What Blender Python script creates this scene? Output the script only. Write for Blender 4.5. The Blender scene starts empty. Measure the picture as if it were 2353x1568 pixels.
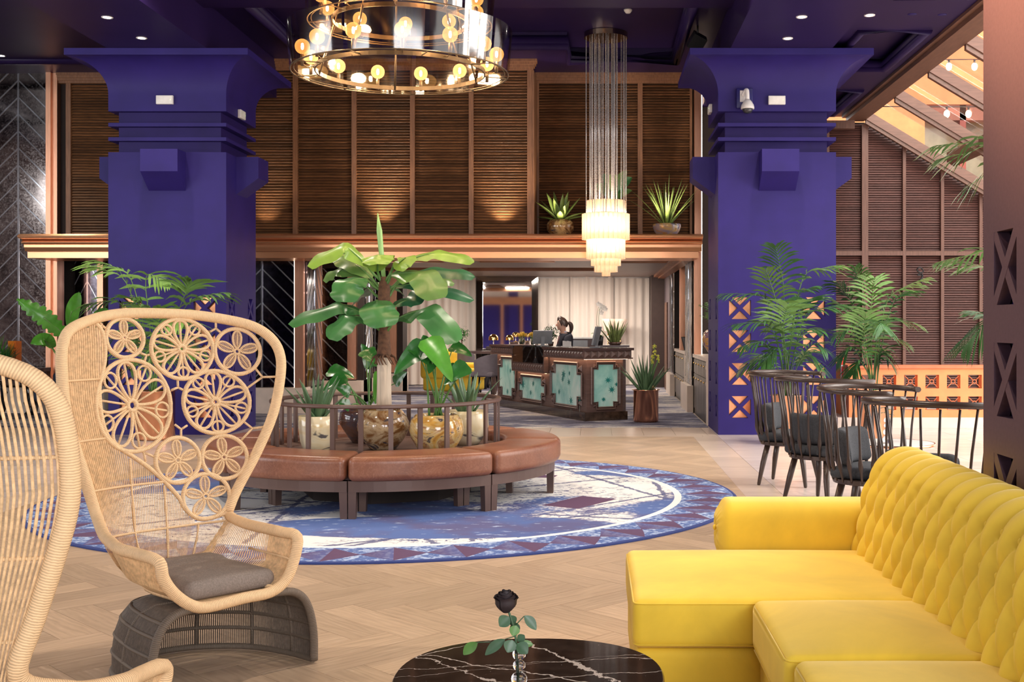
import bpy, bmesh, math, random
from mathutils import Vector, Matrix, Euler
from math import sin, cos, pi, radians, sqrt, atan2, exp
random.seed(7)
S = bpy.context.scene
COL = S.collection
# ------------------------------------------------------------------ camera
EYE = 1.45; FPX = 2700.0; VX, VY = 1368.0, 747.0
cam_d = bpy.data.cameras.new('camera'); cam = bpy.data.objects.new('camera', cam_d); COL.objects.link(cam)
cam.location = (0, 0, EYE); cam.rotation_euler = (pi/2, 0, 0)
cam_d.sensor_width = 36; cam_d.lens = FPX/2353*36
cam_d.shift_x = -(VX-1176.5)/2353; cam_d.shift_y = -(784-VY)/2353
cam_d.clip_start = .05; cam_d.clip_end = 200
S.camera = cam
# ------------------------------------------------------------------ world, exposure, lamps
W = bpy.data.worlds.new('world'); S.world = W; W.use_nodes = True
bg = W.node_tree.nodes['Background']; bg.inputs[0].default_value = (1.0, .965, .93, 1); bg.inputs[1].default_value = 1.5
S.view_settings.view_transform = 'Standard'; S.view_settings.look = 'None'
S.view_settings.exposure = 0.55; S.view_settings.gamma = 1; S.view_settings.use_curve_mapping = False
S.cycles.max_bounces = 7; S.cycles.diffuse_bounces = 4; S.cycles.glossy_bounces = 4; S.cycles.transparent_max_bounces = 16
S.cycles.transmission_bounces = 6; S.cycles.caustics_reflective = False; S.cycles.caustics_refractive = False
S.cycles.sample_clamp_indirect = 6; S.cycles.sample_clamp_direct = 0; S.cycles.use_denoising = True
def lamp(name, kind, loc, energy, color=(1, 1, 1), to=None, size=1., size_y=None, **kw):
    d = bpy.data.lights.new(name, kind); d.energy = energy; d.color = color
    if kind == 'AREA':
        d.size = size
        if size_y: d.shape = 'RECTANGLE'; d.size_y = size_y
    elif kind == 'SUN': d.angle = size
    else: d.shadow_soft_size = size
    for k, v in kw.items(): setattr(d, k, v)
    o = bpy.data.objects.new(name, d); COL.objects.link(o); o.location = loc
    if to is not None:
        o.rotation_euler = (Vector(to)-Vector(loc)).to_track_quat('-Z', 'Y').to_euler()
    return o
# added fill from behind the camera and the left; daylight over the glass roof
lamp('front_fill', 'AREA', (2.6, -4.8, 2.9), 620, (.96, .97, 1), (-1.0, 10, 1.2), 7, 4)  # fill lamp added inside the room, in front of the closed front wall
lamp('front_left_fill', 'AREA', (-9.6, -4.8, 2.9), 420, (.96, .97, 1), (-3.0, 8, 1.0), 5, 4)  # second added fill lamp, kept clear of the mirror's reflection
lamp('left_fill', 'AREA', (-12.2, 8.0, 3.0), 330, (.97, .98, 1), (-3, 11, 1), 7, 4)  # added fill lamp; the left wall behind it has no window
lamp('roof_light', 'AREA', (7.6, 9.5, 5.6), 1500, (1, .93, .86), (2.6, 10.2, 0), 5, 11)
lamp('house_fill', 'AREA', (7.5, 15.5, 9.5), 560, (1, .95, .88), (7.2, 23, 5.5), 6, 6)  # lamp added to brighten the house outside the roof glass
for _x, _y, _e in ((-3.2, 25.5, 70), (-.9, 26.2, 70), (.5, 26.0, 55), (-3.6, 21.2, 50), (-.9, 20.9, 40), (.9, 19.4, 45), (-2.4, 19.2, 45)):
    lamp('reception_fill', 'AREA', (_x, _y, 2.57), _e*.72, (1, .88, .77), (_x, _y+.25, 0), .7)  # unseen fill lamps added to brighten the reception and its curtains
for _x, _e in ((-5.15, 25), (-3.3, 75), (-1.45, 75), (-.55, 60), (1.15, 60), (-7.6, 30)):
    _y = 18.17 if -6.5 < _x < -1 else 18.22 if _x > -1 else 19.05
    lamp('shelf_uplight', 'SPOT', (_x, _y, 2.93), _e, (1, .80, .58), (_x, _y+.42, 4.1), .03, spot_size=1.5, spot_blend=1.)
lamp('sofa_fill_spot', 'SPOT', (.42, 4.9, 5.72), 420, (1, .80, .62), (.42, 4.85, 0), .06, spot_size=.5, spot_blend=1.)  # spot added above the chaise to brighten it
lamp('pillar_fill_spot', 'SPOT', (-.9, 4.9, 5.72), 6500, (1, .56, .24), (1.6, 4.3, 3.75), .06, spot_size=.74, spot_blend=1.)  # orange spot added to warm the top of the close pillar
for _x, _y in ((-4.2, 6.5), (.8, 6.5), (-4.2, 12.6), (.8, 12.6), (-8.5, 9.5)):
    lamp('hall_fill_spot', 'SPOT', (_x, _y, 5.72), 330, (1, .86, .70), (_x*.9-.1, _y+.2, 0), .06, spot_size=2.3, spot_blend=.9)  # out-of-view fill spots added in place of one broad hall lamp
# ------------------------------------------------------------------ materials
def newmat(name):
    m = bpy.data.materials.new(name); m.use_nodes = True
    nt = m.node_tree; return m, nt, nt.nodes, nt.links, nt.nodes['Principled BSDF']
def c4(c): return (c[0], c[1], c[2], 1)
def mixc(nt, fac, a, b, mode='MIX'):
    n = nt.nodes.new('ShaderNodeMix'); n.data_type = 'RGBA'; n.blend_type = mode
    for s, v in ((n.inputs[0], fac), (n.inputs[6], a), (n.inputs[7], b)):
        if hasattr(v, 'is_output'): nt.links.new(v, s)
        else: s.default_value = c4(v) if isinstance(v, (tuple, list)) else v
    return n.outputs[2]
def math_n(nt, op, a, b=0., c=None):
    n = nt.nodes.new('ShaderNodeMath'); n.operation = op
    for s, v in zip(n.inputs, (a, b) if c is None else (a, b, c)):
        if hasattr(v, 'is_output'): nt.links.new(v, s)
        else: s.default_value = v
    return n.outputs[0]
def coords(nt, scale=(1, 1, 1), rot=(0, 0, 0), kind='Object', rnd=False):
    tc = nt.nodes.new('ShaderNodeTexCoord'); mp = nt.nodes.new('ShaderNodeMapping')
    mp.inputs['Scale'].default_value = scale; mp.inputs['Rotation'].default_value = rot
    nt.links.new(tc.outputs[kind], mp.inputs[0])
    if rnd:
        oi = nt.nodes.new('ShaderNodeObjectInfo')
        cm = nt.nodes.new('ShaderNodeCombineXYZ')
        for k in range(3): nt.links.new(math_n(nt, 'MULTIPLY', oi.outputs['Random'], (37., 91., 53.)[k]), cm.inputs[k])
        nt.links.new(cm.outputs[0], mp.inputs['Location'])
    return mp.outputs[0]
def noise(nt, vec, scale, detail=4, rough=.55, dist=0., out=0):
    n = nt.nodes.new('ShaderNodeTexNoise'); n.inputs['Scale'].default_value = scale; n.inputs['Detail'].default_value = detail
    n.inputs['Roughness'].default_value = rough; n.inputs['Distortion'].default_value = dist
    nt.links.new(vec, n.inputs['Vector']); return n.outputs[out]
def ramp(nt, fac, stops, interp='LINEAR'):
    n = nt.nodes.new('ShaderNodeValToRGB'); n.color_ramp.interpolation = interp
    e = n.color_ramp.elements
    while len(e) < len(stops): e.new(.5)
    for k, (p, c) in enumerate(stops):
        e[k].position = p; e[k].color = c4(c) if isinstance(c, (tuple, list)) else (c, c, c, 1)
    nt.links.new(fac, n.inputs[0]); return n.outputs[0]
def bump(nt, p, height, strength=.3, dist=.01):
    b = nt.nodes.new('ShaderNodeBump'); b.inputs['Strength'].default_value = strength; b.inputs['Distance'].default_value = dist
    nt.links.new(height, b.inputs['Height']); nt.links.new(b.outputs[0], p.inputs['Normal'])
def M(name, col, rough=.5, metal=0., var=.12, scale=8., stretch=(1, 1, 1), bmp=0., rand=0., detail=4, **kw):
    m, nt, N, L, p = newmat(name)
    v = coords(nt, stretch, rnd=rand > 0)
    f = noise(nt, v, scale, detail)
    f = ramp(nt, f, ((.3, 0.), (.7, 1.)))
    c = mixc(nt, f, tuple(x*(1-var) for x in col), tuple(min(1, x*(1+var)) for x in col))
    if rand:
        oi = N.new('ShaderNodeObjectInfo')
        g = math_n(nt, 'MULTIPLY_ADD', oi.outputs['Random'], 2*rand, 1-rand)
        cc = N.new('ShaderNodeCombineColor')
        for k in range(3): L.new(g, cc.inputs[k])
        c = mixc(nt, 1., c, cc.outputs[0], 'MULTIPLY')
    L.new(c, p.inputs['Base Color'])
    p.inputs['Roughness'].default_value = rough; p.inputs['Metallic'].default_value = metal
    if bmp: bump(nt, p, f, bmp, .004)
    for k, x in kw.items(): p.inputs[k.replace('_', ' ')].default_value = x
    return m
def emit(name, col, strength, base=(.8, .8, .8)):
    m, nt, N, L, p = newmat(name)
    p.inputs['Base Color'].default_value = c4(base); p.inputs['Emission Color'].default_value = c4(col); p.inputs['Emission Strength'].default_value = strength
    return m
def thin_glass(name, tint, refl=.12, rough=.02, film=None):
    m, nt, N, L, p = newmat(name)
    tr = N.new('ShaderNodeBsdfTransparent'); tr.inputs[0].default_value = c4(tint)
    gl = N.new('ShaderNodeBsdfGlossy'); gl.inputs['Roughness'].default_value = rough
    lw = N.new('ShaderNodeLayerWeight'); lw.inputs['Blend'].default_value = .35
    f = math_n(nt, 'MULTIPLY_ADD', lw.outputs['Facing'], .28, refl)
    if film:
        f = math_n(nt, 'MULTIPLY_ADD', noise(nt, coords(nt), film, 5), refl*2, f)
    mx = N.new('ShaderNodeMixShader'); L.new(f, mx.inputs[0]); L.new(tr.outputs[0], mx.inputs[1]); L.new(gl.outputs[0], mx.inputs[2])
    L.new(mx.outputs[0], N['Material Output'].inputs[0])
    return m
# ------------------------------------------------------------------ mesh builder
class MB:
    def __init__(s, org=(0, 0, 0)):
        s.v = []; s.f = []; s.sm = []; s.al = []; s.o = Vector(org); s.T = None
    def add(s, vs, fs, smooth=False):
        n = len(s.v)
        for p in vs:
            p = Vector(p)
            if s.T is not None: p = s.T @ p
            s.v.append(tuple(p-s.o))
        s.al += [0.]*(len(s.v)-n)
        for f in fs: s.f.append(tuple(i+n for i in f)); s.sm.append(smooth)
        return s
    def box(s, x0, x1, y0, y1, z0, z1):
        vs = [(x, y, z) for z in (z0, z1) for y in (y0, y1) for x in (x0, x1)]
        return s.add(vs, [(0, 2, 3, 1), (4, 5, 7, 6), (0, 1, 5, 4), (2, 6, 7, 3), (0, 4, 6, 2), (1, 3, 7, 5)])
    def hexa(s, a, b):          # two quads of four points each (bottom ring, top ring)
        return s.add(list(a)+list(b), [(3, 2, 1, 0), (4, 5, 6, 7), (0, 1, 5, 4), (1, 2, 6, 5), (2, 3, 7, 6), (3, 0, 4, 7)])
    def prism(s, poly, z0, z1):
        n = len(poly)
        return s.extr([(x, y, z0) for x, y in poly], (0, 0, z1-z0))
    def extr(s, pts, vec):
        n = len(pts); pts = [Vector(p) for p in pts]; vec = Vector(vec)
        fs = [tuple(range(n-1, -1, -1)), tuple(range(n, 2*n))]+[(i, (i+1) % n, n+(i+1) % n, n+i) for i in range(n)]
        return s.add(pts+[p+vec for p in pts], fs)
    def grid(s, fn, nu, nv, closed=False, smooth=True):
        vs = [fn(i/nu, j/nv) for j in range(nv+1) for i in range(nu+(0 if closed else 1))]
        w = nu if closed else nu+1; fs = []
        for j in range(nv):
            for i in range(nu):
                a = j*w+i; b = j*w+(i+1) % w
                fs.append((a, b, b+w, a+w))
        return s.add(vs, fs, smooth)
    def tube(s, pts, r, n=8, closed=False, cap=True, smooth=True, flat=1.):
        P = [Vector(p) for p in pts]; m = len(P)
        R = r if isinstance(r, (list, tuple)) else [r]*m
        T = []
        for i in range(m):
            a = P[(i-1) % m] if (closed or i > 0) else P[i]; b = P[(i+1) % m] if (closed or i < m-1) else P[i]
            t = b-a; T.append(t.normalized() if t.length > 1e-9 else Vector((0, 0, 1)))
        u = T[0].orthogonal().normalized() if abs(T[0].z) > .9 else T[0].cross(Vector((0, 0, 1))).normalized()
        vs = []
        for i in range(m):
            u = u-T[i]*u.dot(T[i])
            u = u.normalized() if u.length > 1e-6 else T[i].orthogonal().normalized()
            w = T[i].cross(u)
            for k in range(n):
                a = 2*pi*k/n; vs.append(P[i]+(u*cos(a)+w*sin(a)*flat)*R[i])
        fs = []
        for i in range(m if closed else m-1):
            for k in range(n):
                a = i*n+k; b = i*n+(k+1) % n; c = ((i+1) % m)*n
                fs.append((a, b, c+(k+1) % n, c+k))
        s.add(vs, fs, smooth); l = 0.
        for i in range(m):
            if i: l += (P[i]-P[i-1]).length
            s.al[len(s.al)-len(vs)+i*n:len(s.al)-len(vs)+(i+1)*n] = [l]*n
        if cap and not closed:
            q = len(s.v)-len(vs)
            s.f.append(tuple(q+k for k in range(n-1, -1, -1))); s.sm.append(False)
            s.f.append(tuple(q+(m-1)*n+k for k in range(n))); s.sm.append(False)
        return s
    def lathe(s, prof, n=24, c=(0, 0, 0), smooth=True, cap=True):
        vs = [(c[0]+r*cos(2*pi*k/n), c[1]+r*sin(2*pi*k/n), c[2]+z) for r, z in prof for k in range(n)]
        fs = [(j*n+k, j*n+(k+1) % n, (j+1)*n+(k+1) % n, (j+1)*n+k) for j in range(len(prof)-1) for k in range(n)]
        s.add(vs, fs, smooth)
        if cap:
            q = len(s.v)-len(vs); m = len(prof)
            if prof[0][0] > 1e-4: s.f.append(tuple(q+k for k in range(n-1, -1, -1))); s.sm.append(False)
            if prof[-1][0] > 1e-4: s.f.append(tuple(q+(m-1)*n+k for k in range(n))); s.sm.append(False)
        return s
    def ball(s, c, r, nu=12, nv=8, sq=(1, 1, 1)):
        return s.lathe_sq(c, r, nu, nv, sq)
    def lathe_sq(s, c, r, nu, nv, sq):
        vs = []
        for j in range(nv+1):
            t = -pi/2+pi*j/nv
            for k in range(nu):
                a = 2*pi*k/nu; vs.append((c[0]+r*sq[0]*cos(t)*cos(a), c[1]+r*sq[1]*cos(t)*sin(a), c[2]+r*sq[2]*sin(t)))
        fs = [(j*nu+k, j*nu+(k+1) % nu, (j+1)*nu+(k+1) % nu, (j+1)*nu+k) for j in range(nv) for k in range(nu)]
        return s.add(vs, fs, True)
    def rbox(s, x0, x1, y0, y1, z0, z1, r, bulge=0., n=8, cs=3, warp=None):
        h = ((x1-x0)/2, (y1-y0)/2, (z1-z0)/2); c = Vector(((x0+x1)/2, (y0+y1)/2, (z0+z1)/2))
        r = min(r, min(h)*.999)
        def line(H):
            e = [-H+r*(1-cos(pi/2*k/cs)) if 0 else -H+r*k/cs for k in range(cs)]
            mid = [-H+r+(2*H-2*r)*k/n for k in range(n+1)]
            return e+mid+[-x for x in reversed(e)]
        L = [line(x) for x in h]
        def pt(p):
            q = Vector(max(-h[i]+r, min(h[i]-r, p[i])) for i in range(3)); d = Vector(p)-q
            # map the cube corner region to a sphere
            o = q+(d.normalized()*r*min(1, max(abs(d[0]), abs(d[1]), abs(d[2]))/r) if d.length > 1e-9 else d)
            if bulge and o.z > 0: o.z += bulge*max(0, 1-(o.x/h[0])**2)*max(0, 1-(o.y/h[1])**2)*(o.z/h[2])
            o = o+c
            return warp(o) if warp else o
        for ax in range(3):
            a, b = (ax+1) % 3, (ax+2) % 3
            for sg in (-1, 1):
                na, nb = len(L[a]), len(L[b]); vs = []
                for j in range(nb):
                    for i in range(na):
                        p = [0, 0, 0]; p[ax] = sg*h[ax]; p[a] = L[a][i]; p[b] = L[b][j]; vs.append(pt(p))
                fs = []
                for j in range(nb-1):
                    for i in range(na-1):
                        k = j*na+i; q = (k, k+1, k+na+1, k+na); fs.append(q if sg > 0 else q[::-1])
                s.add(vs, fs, True)
        return s
    def build(s, name, mat, parent=None, kind=None, label=None, cat=None, group=None, weld=False, mesh_only=False, loc=None, sharp=None):
        me = bpy.data.meshes.new(name); me.from_pydata(s.v, [], s.f); me.polygons.foreach_set('use_smooth', s.sm)
        if any(s.al):
            at0 = me.attributes.new('along', 'FLOAT', 'POINT'); at0.data.foreach_set('value', s.al)
        if weld:
            bm = bmesh.new(); bm.from_mesh(me); bmesh.ops.remove_doubles(bm, verts=bm.verts, dist=weld if weld is not True else 1e-4); bm.to_mesh(me); bm.free()
        me.materials.append(mat); me.update()
        if sharp: me.set_sharp_from_angle(angle=radians(sharp))
        if mesh_only: return me
        o = bpy.data.objects.new(name, me); COL.objects.link(o)
        if loc is not None: o.location = loc
        elif parent is None: o.location = s.o
        if parent is not None: o.parent = parent
        tag(o, label, cat, group, kind)
        return o
def tag(o, label=None, cat=None, group=None, kind=None):
    if label: o['label'] = label
    if cat: o['category'] = cat
    if group: o['group'] = group
    if kind: o['kind'] = kind
    return o
def inst(me, name, parent=None, loc=(0, 0, 0), rot=(0, 0, 0), scale=(1, 1, 1), **kw):
    o = bpy.data.objects.new(name, me); COL.objects.link(o); o.location = loc; o.rotation_euler = rot; o.scale = scale
    if parent is not None: o.parent = parent
    return tag(o, **kw)
def thing(name, label, cat, loc=(0, 0, 0), rz=0., group=None):
    o = bpy.data.objects.new(name, None); COL.objects.link(o); o.location = loc; o.rotation_euler = (0, 0, rz)
    o.empty_display_size = .1
    return tag(o, label, cat, group)
def struct(name, loc=(0, 0, 0), label=None):
    o = bpy.data.objects.new(name, None); COL.objects.link(o); o.location = loc
    return tag(o, label, None, None, 'structure')
def dup(root, loc, rz, label=None, group=None):
    r = root.copy(); COL.objects.link(r); r.location = loc; r.rotation_euler = (0, 0, rz)
    if label: r['label'] = label
    if group: r['group'] = group
    for ch in list(root.children):
        c = ch.copy(); COL.objects.link(c); c.parent = r
        for g in list(ch.children):
            d = g.copy(); COL.objects.link(d); d.parent = c
    return r
def at(px, py, Y): return Vector(((px-VX)*Y/FPX, Y, EYE-(py-VY)*Y/FPX))
def lerp(a, b, t): return a+(b-a)*t
def catmull(P, n=6, closed=False):
    P = [Vector(p) for p in P]; m = len(P); out = []
    for i in range(m if closed else m-1):
        g = lambda k: P[k % m] if closed else P[max(0, min(m-1, k))]
        a, b, c, d = g(i-1), g(i), g(i+1), g(i+2)
        for k in range(n):
            t = k/n; out.append(.5*((2*b)+(c-a)*t+(2*a-5*b+4*c-d)*t*t+(3*b-a-3*c+d)*t**3))
    if not closed: out.append(P[-1])
    return out
# ------------------------------------------------------------------ the palette
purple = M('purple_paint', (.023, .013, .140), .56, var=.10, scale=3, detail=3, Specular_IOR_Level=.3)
purple_lit = M('purple_paint_warm_lit', (.12, .066, .095), .5, .45, var=.10, scale=60)  # pillar purple made browner and metallic to imitate warm chandelier reflections
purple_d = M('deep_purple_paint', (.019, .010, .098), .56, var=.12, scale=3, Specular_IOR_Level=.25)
ceil_m = M('aubergine_ceiling_paint', (.020, .0095, .060), .42, var=.12, scale=2, Specular_IOR_Level=.25)
blue_d = M('dark_blue_lining', (.015, .012, .12), .3)
copper = M('copper_sheet', (.92, .46, .24), .32, .82, var=.06, scale=2, stretch=(.3, 1, 1))
copper_l = M('copper_lining', (.78, .34, .17), .30, 1., var=.15, scale=8)
copper_b = M('brushed_copper_post', (.80, .42, .27), .36, 1., var=.12, scale=30, stretch=(4, 4, .15))
copper_p = M('polished_copper', (.93, .44, .25), .17, 1., var=0., scale=2)
brown_beam = M('brown_beam_wood', (.155, .075, .047), .42, var=.22, scale=6, stretch=(4, .6, 4))
rafter_m = M('rafter_wood', (.17, .083, .056), .5, var=.2, scale=9, stretch=(.5, 5, 5))
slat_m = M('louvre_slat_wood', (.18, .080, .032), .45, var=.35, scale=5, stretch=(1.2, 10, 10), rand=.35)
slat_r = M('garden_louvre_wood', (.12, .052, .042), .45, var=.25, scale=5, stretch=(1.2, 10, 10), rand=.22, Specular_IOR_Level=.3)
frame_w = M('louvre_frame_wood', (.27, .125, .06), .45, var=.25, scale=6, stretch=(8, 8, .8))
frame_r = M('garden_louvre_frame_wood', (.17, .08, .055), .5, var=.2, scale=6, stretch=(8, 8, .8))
dark_back = M('dark_cavity', (.018, .010, .008), .8)
wood_ceil = M('reception_ceiling_wood', (.27, .185, .155), .42, var=.14, scale=4, stretch=(.5, 5, 5))
wood_warm = M('coffer_edge_wood', (.46, .20, .10), .4, var=.15, scale=4)
stone = M('cream_limestone', (.70, .58, .49), .38, var=.08, scale=5)
terra = M('terracotta_render', (.80, .27, .10), .7, var=.10, scale=5, bmp=.1)
terra_d = M('terracotta_ironwork', (.62, .17, .07), .5)
led = emit('led_strip', (1, .80, .62), 4)
led_soft = emit('led_strip_soft', (1, .62, .38), 8)
lamp_disc = emit('downlight_disc', (1, .93, .78), 40)
white_p = M('white_plastic', (.78, .76, .74), .4, var=.03)
black_p = M('black_plastic', (.015, .015, .016), .35)
grey_p = M('grey_plastic', (.22, .23, .25), .4)
chrome = M('chrome', (.80, .78, .76), .07, 1., var=.03)
gold = M('polished_brass', (.95, .66, .25), .08, 1., var=.04)
def mirror_mat():
    m, nt, N, L, p = newmat('antique_mirror')
    v = coords(nt); f = noise(nt, v, 2.2, 6, .7); g = noise(nt, v, 45, 3, .7)
    c = ramp(nt, math_n(nt, 'MULTIPLY_ADD', g, .3, f), ((.42, (.07, .06, .06)), (.6, (.24, .21, .20)), (.85, (.42, .38, .36))))
    L.new(c, p.inputs['Base Color']); p.inputs['Metallic'].default_value = 1
    L.new(ramp(nt, g, ((.35, .05), (.75, .22))), p.inputs['Roughness'])
    return m
mirror_m = mirror_mat()
mirror_dark = M('dark_antique_mirror', (.085, .075, .09), .12, 1., var=.5, scale=14, detail=6)
mirror_clear = M('clear_mirror', (.86, .84, .83), .03, 1., var=.02)
bevel_m = M('bevelled_glass_strip', (.50, .52, .56), .10, .75, var=.06, scale=30)
def oak():
    m, nt, N, L, p = newmat('limed_oak')
    v = coords(nt, (1.0, 5, 5), rnd=True)
    f = noise(nt, v, 3.2, 5, .6, 1.6)
    w = nt.nodes.new('ShaderNodeTexWave'); w.wave_type = 'BANDS'; w.bands_direction = 'Y'; w.inputs['Scale'].default_value = 1.6
    w.inputs['Distortion'].default_value = 14; w.inputs['Detail'].default_value = 3; w.inputs['Detail Scale'].default_value = 1.1
    L.new(v, w.inputs['Vector'])
    g = math_n(nt, 'MULTIPLY_ADD', w.outputs[1], .22, math_n(nt, 'MULTIPLY', f, .78))
    c = ramp(nt, g, ((.22, (.38, .265, .175)), (.5, (.485, .345, .23)), (.66, (.52, .375, .255)), (.78, (.63, .48, .35))))
    oi = N.new('ShaderNodeObjectInfo')
    wn = N.new('ShaderNodeAttribute'); wn.attribute_name = 'tone'; wn.attribute_type = 'GEOMETRY'
    b = math_n(nt, 'ADD', math_n(nt, 'MULTIPLY_ADD', oi.outputs['Random'], 0.30, .85), wn.outputs['Fac'])
    cc = N.new('ShaderNodeCombineColor')
    for k in range(3): L.new(b, cc.inputs[k])
    L.new(mixc(nt, 1., c, cc.outputs[0], 'MULTIPLY'), p.inputs['Base Color'])
    p.inputs['Roughness'].default_value = .38; bump(nt, p, g, .08, .002)
    return m
oak_m = oak()
tile_m = M('pale_porcelain_tile', (.64, .54, .49), .22, var=.10, scale=2.5, stretch=(.7, 3.5, 1), rand=.10)
border_m = M('travertine_border_tile', (.60, .475, .385), .28, var=.09, scale=3, stretch=(.8, 3, 1), rand=.10)
grout = M('floor_grout', (.50, .42, .35), .8)
def carpet_mat():
    m, nt, N, L, p = newmat('brushstroke_carpet')
    v = coords(nt, (.55, 2.6, 1)); a = noise(nt, v, 2.6, 6, .68, .8)
    b = noise(nt, coords(nt, (.25, .5, 1)), 1.3, 2)
    f = math_n(nt, 'MULTIPLY_ADD', b, .55, math_n(nt, 'MULTIPLY', a, .75))
    c = ramp(nt, f, ((.54, (.04, .036, .06)), (.61, (.085, .08, .125)), (.66, (.17, .18, .27)), (.70, (.52, .48, .45)), (.78, (.68, .61, .55))))
    n2 = noise(nt, coords(nt, (3, 14, 1)), 6, 3, .7)
    c = mixc(nt, ramp(nt, n2, ((.52, 0.), (.60, .75))), c, (.16, .16, .26))
    L.new(c, p.inputs['Base Color']); p.inputs['Roughness'].default_value = .95
    return m
carpet_m = carpet_mat()
def curtain_mat():
    return M('cream_voile', (.80, .71, .63), .8, var=.05, scale=6, stretch=(6, 6, .3))
curtain_m = curtain_mat()
# ------------------------------------------------------------------ floor
def clip(poly, x0, x1, y0, y1):
    for ax, val, sg in ((0, x0, 1), (0, x1, -1), (1, y0, 1), (1, y1, -1)):
        out = []
        for i in range(len(poly)):
            a, b = poly[i-1], poly[i]; da = (a[ax]-val)*sg; db = (b[ax]-val)*sg
            if (da >= 0) != (db >= 0):
                t = da/(da-db); out.append((a[0]+(b[0]-a[0])*t, a[1]+(b[1]-a[1])*t))
            if db >= 0: out.append(b)
        poly = out
        if len(poly) < 3: return []
    return poly
def area(p): return abs(sum(p[i-1][0]*p[i][1]-p[i][0]*p[i-1][1] for i in range(len(p))))/2
floor = struct('floor')
MB().box(-14, 10, -4, 32, -.3, -.012).build('subfloor', grout, floor)
PL, PW = .76, .19
WX0, WX1, WY0, WY1 = -4.59, 1.27, 1.2, 15.25
planks = []
for m in range(-30, 31):
    for k in range(-80, 81):
        for typ in (0, 1):
            ox, oy = k*PW+m*PL, k*PW-m*PL
            if typ == 0: r = (ox, oy, PL, PW)
            else: r = (ox+PL, oy+PW-PL, PW, PL)
            g = .0011
            q = [(r[0]+g, r[1]+g), (r[0]+r[2]-g, r[1]+g), (r[0]+r[2]-g, r[1]+r[3]-g), (r[0]+g, r[1]+r[3]-g)]
            c = sqrt(.5); q = [((x+y)*c-1.66, (y-x)*c+8.1) for x, y in q]
            cy = sum(p[1] for p in q)/4; cx = sum(p[0] for p in q)/4
            if not (WX0-1 < cx < WX1+1 and WY0-1 < cy < WY1+1): continue
            q2 = clip(q, WX0, WX1, WY0, WY1)
            if len(q2) >= 3 and area(q2) > 2e-3: planks.append((cy, cx, typ, q2))
def plank_seen(p): return p[0] > 4.4 and abs(p[1]) < .9*p[0] and not (p[1]+1.68)**2+(p[0]-9.96)**2 < 2.6**2
planks.sort(key=lambda p: (not plank_seen(p), p[0]))
rest = MB(); tones = []
for i, (cy, cx, typ, q) in enumerate(planks):
    ang = -pi/4 if typ == 0 else pi/4
    if i < 300:
        b = MB(); R = Matrix.Rotation(-ang, 2)
        b.prism([tuple(R @ Vector((x-cx, y-cy))) for x, y in q], -.012, 0)
        o = b.build('plank', oak_m, floor, loc=(cx, cy, 0)); o.rotation_euler.z = ang
    else:
        rest.prism(q, -.012, 0); tones += [random.uniform(-.16, .16)]*(2*len(q))
ro = rest.build('planks_further_back', oak_m, floor, kind='stuff')
at_ = ro.data.attributes.new('tone', 'FLOAT', 'POINT'); at_.data.foreach_set('value', tones)
def tiles(x0, x1, y0, y1, dx, dy, mat, off=0., g=.002):
    r = 0; y = y0
    while y < y1-1e-3:
        x = x0-(off if r % 2 else 0)
        while x < x1-1e-3:
            a, b = max(x, x0), min(x+dx, x1); c, d = y, min(y+dy, y1)
            if b-a > .03: MB().box(a+g-(a+b)/2, b-g-(a+b)/2, c+g-(c+d)/2, d-g-(c+d)/2, -.012, -.001).build('tile', mat, floor, loc=((a+b)/2, (c+d)/2, 0))
            x += dx
        y += dy; r += 1
tiles(1.27, 1.60, 1.2, 15.25, .33, .9, border_m)
tiles(-4.95, -4.59, 3.0, 15.25, .36, .9, border_m)
tiles(-8.6, 1.60, 15.25, 15.40, 1.0, .15, border_m)
tiles(-8.6, 1.60, 15.40, 16.60, .42, 1.2, border_m)
tiles(1.60, 7.6, 5.0, 16.6, 1.2, .62, tile_m, .5)
tiles(-11.8, -4.95, 4.0, 15.25, 1.2, .62, tile_m, .5)
MB().box(-12, 1.60, 16.6, 31, -.012, .003).build('carpet', carpet_m, floor)
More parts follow.
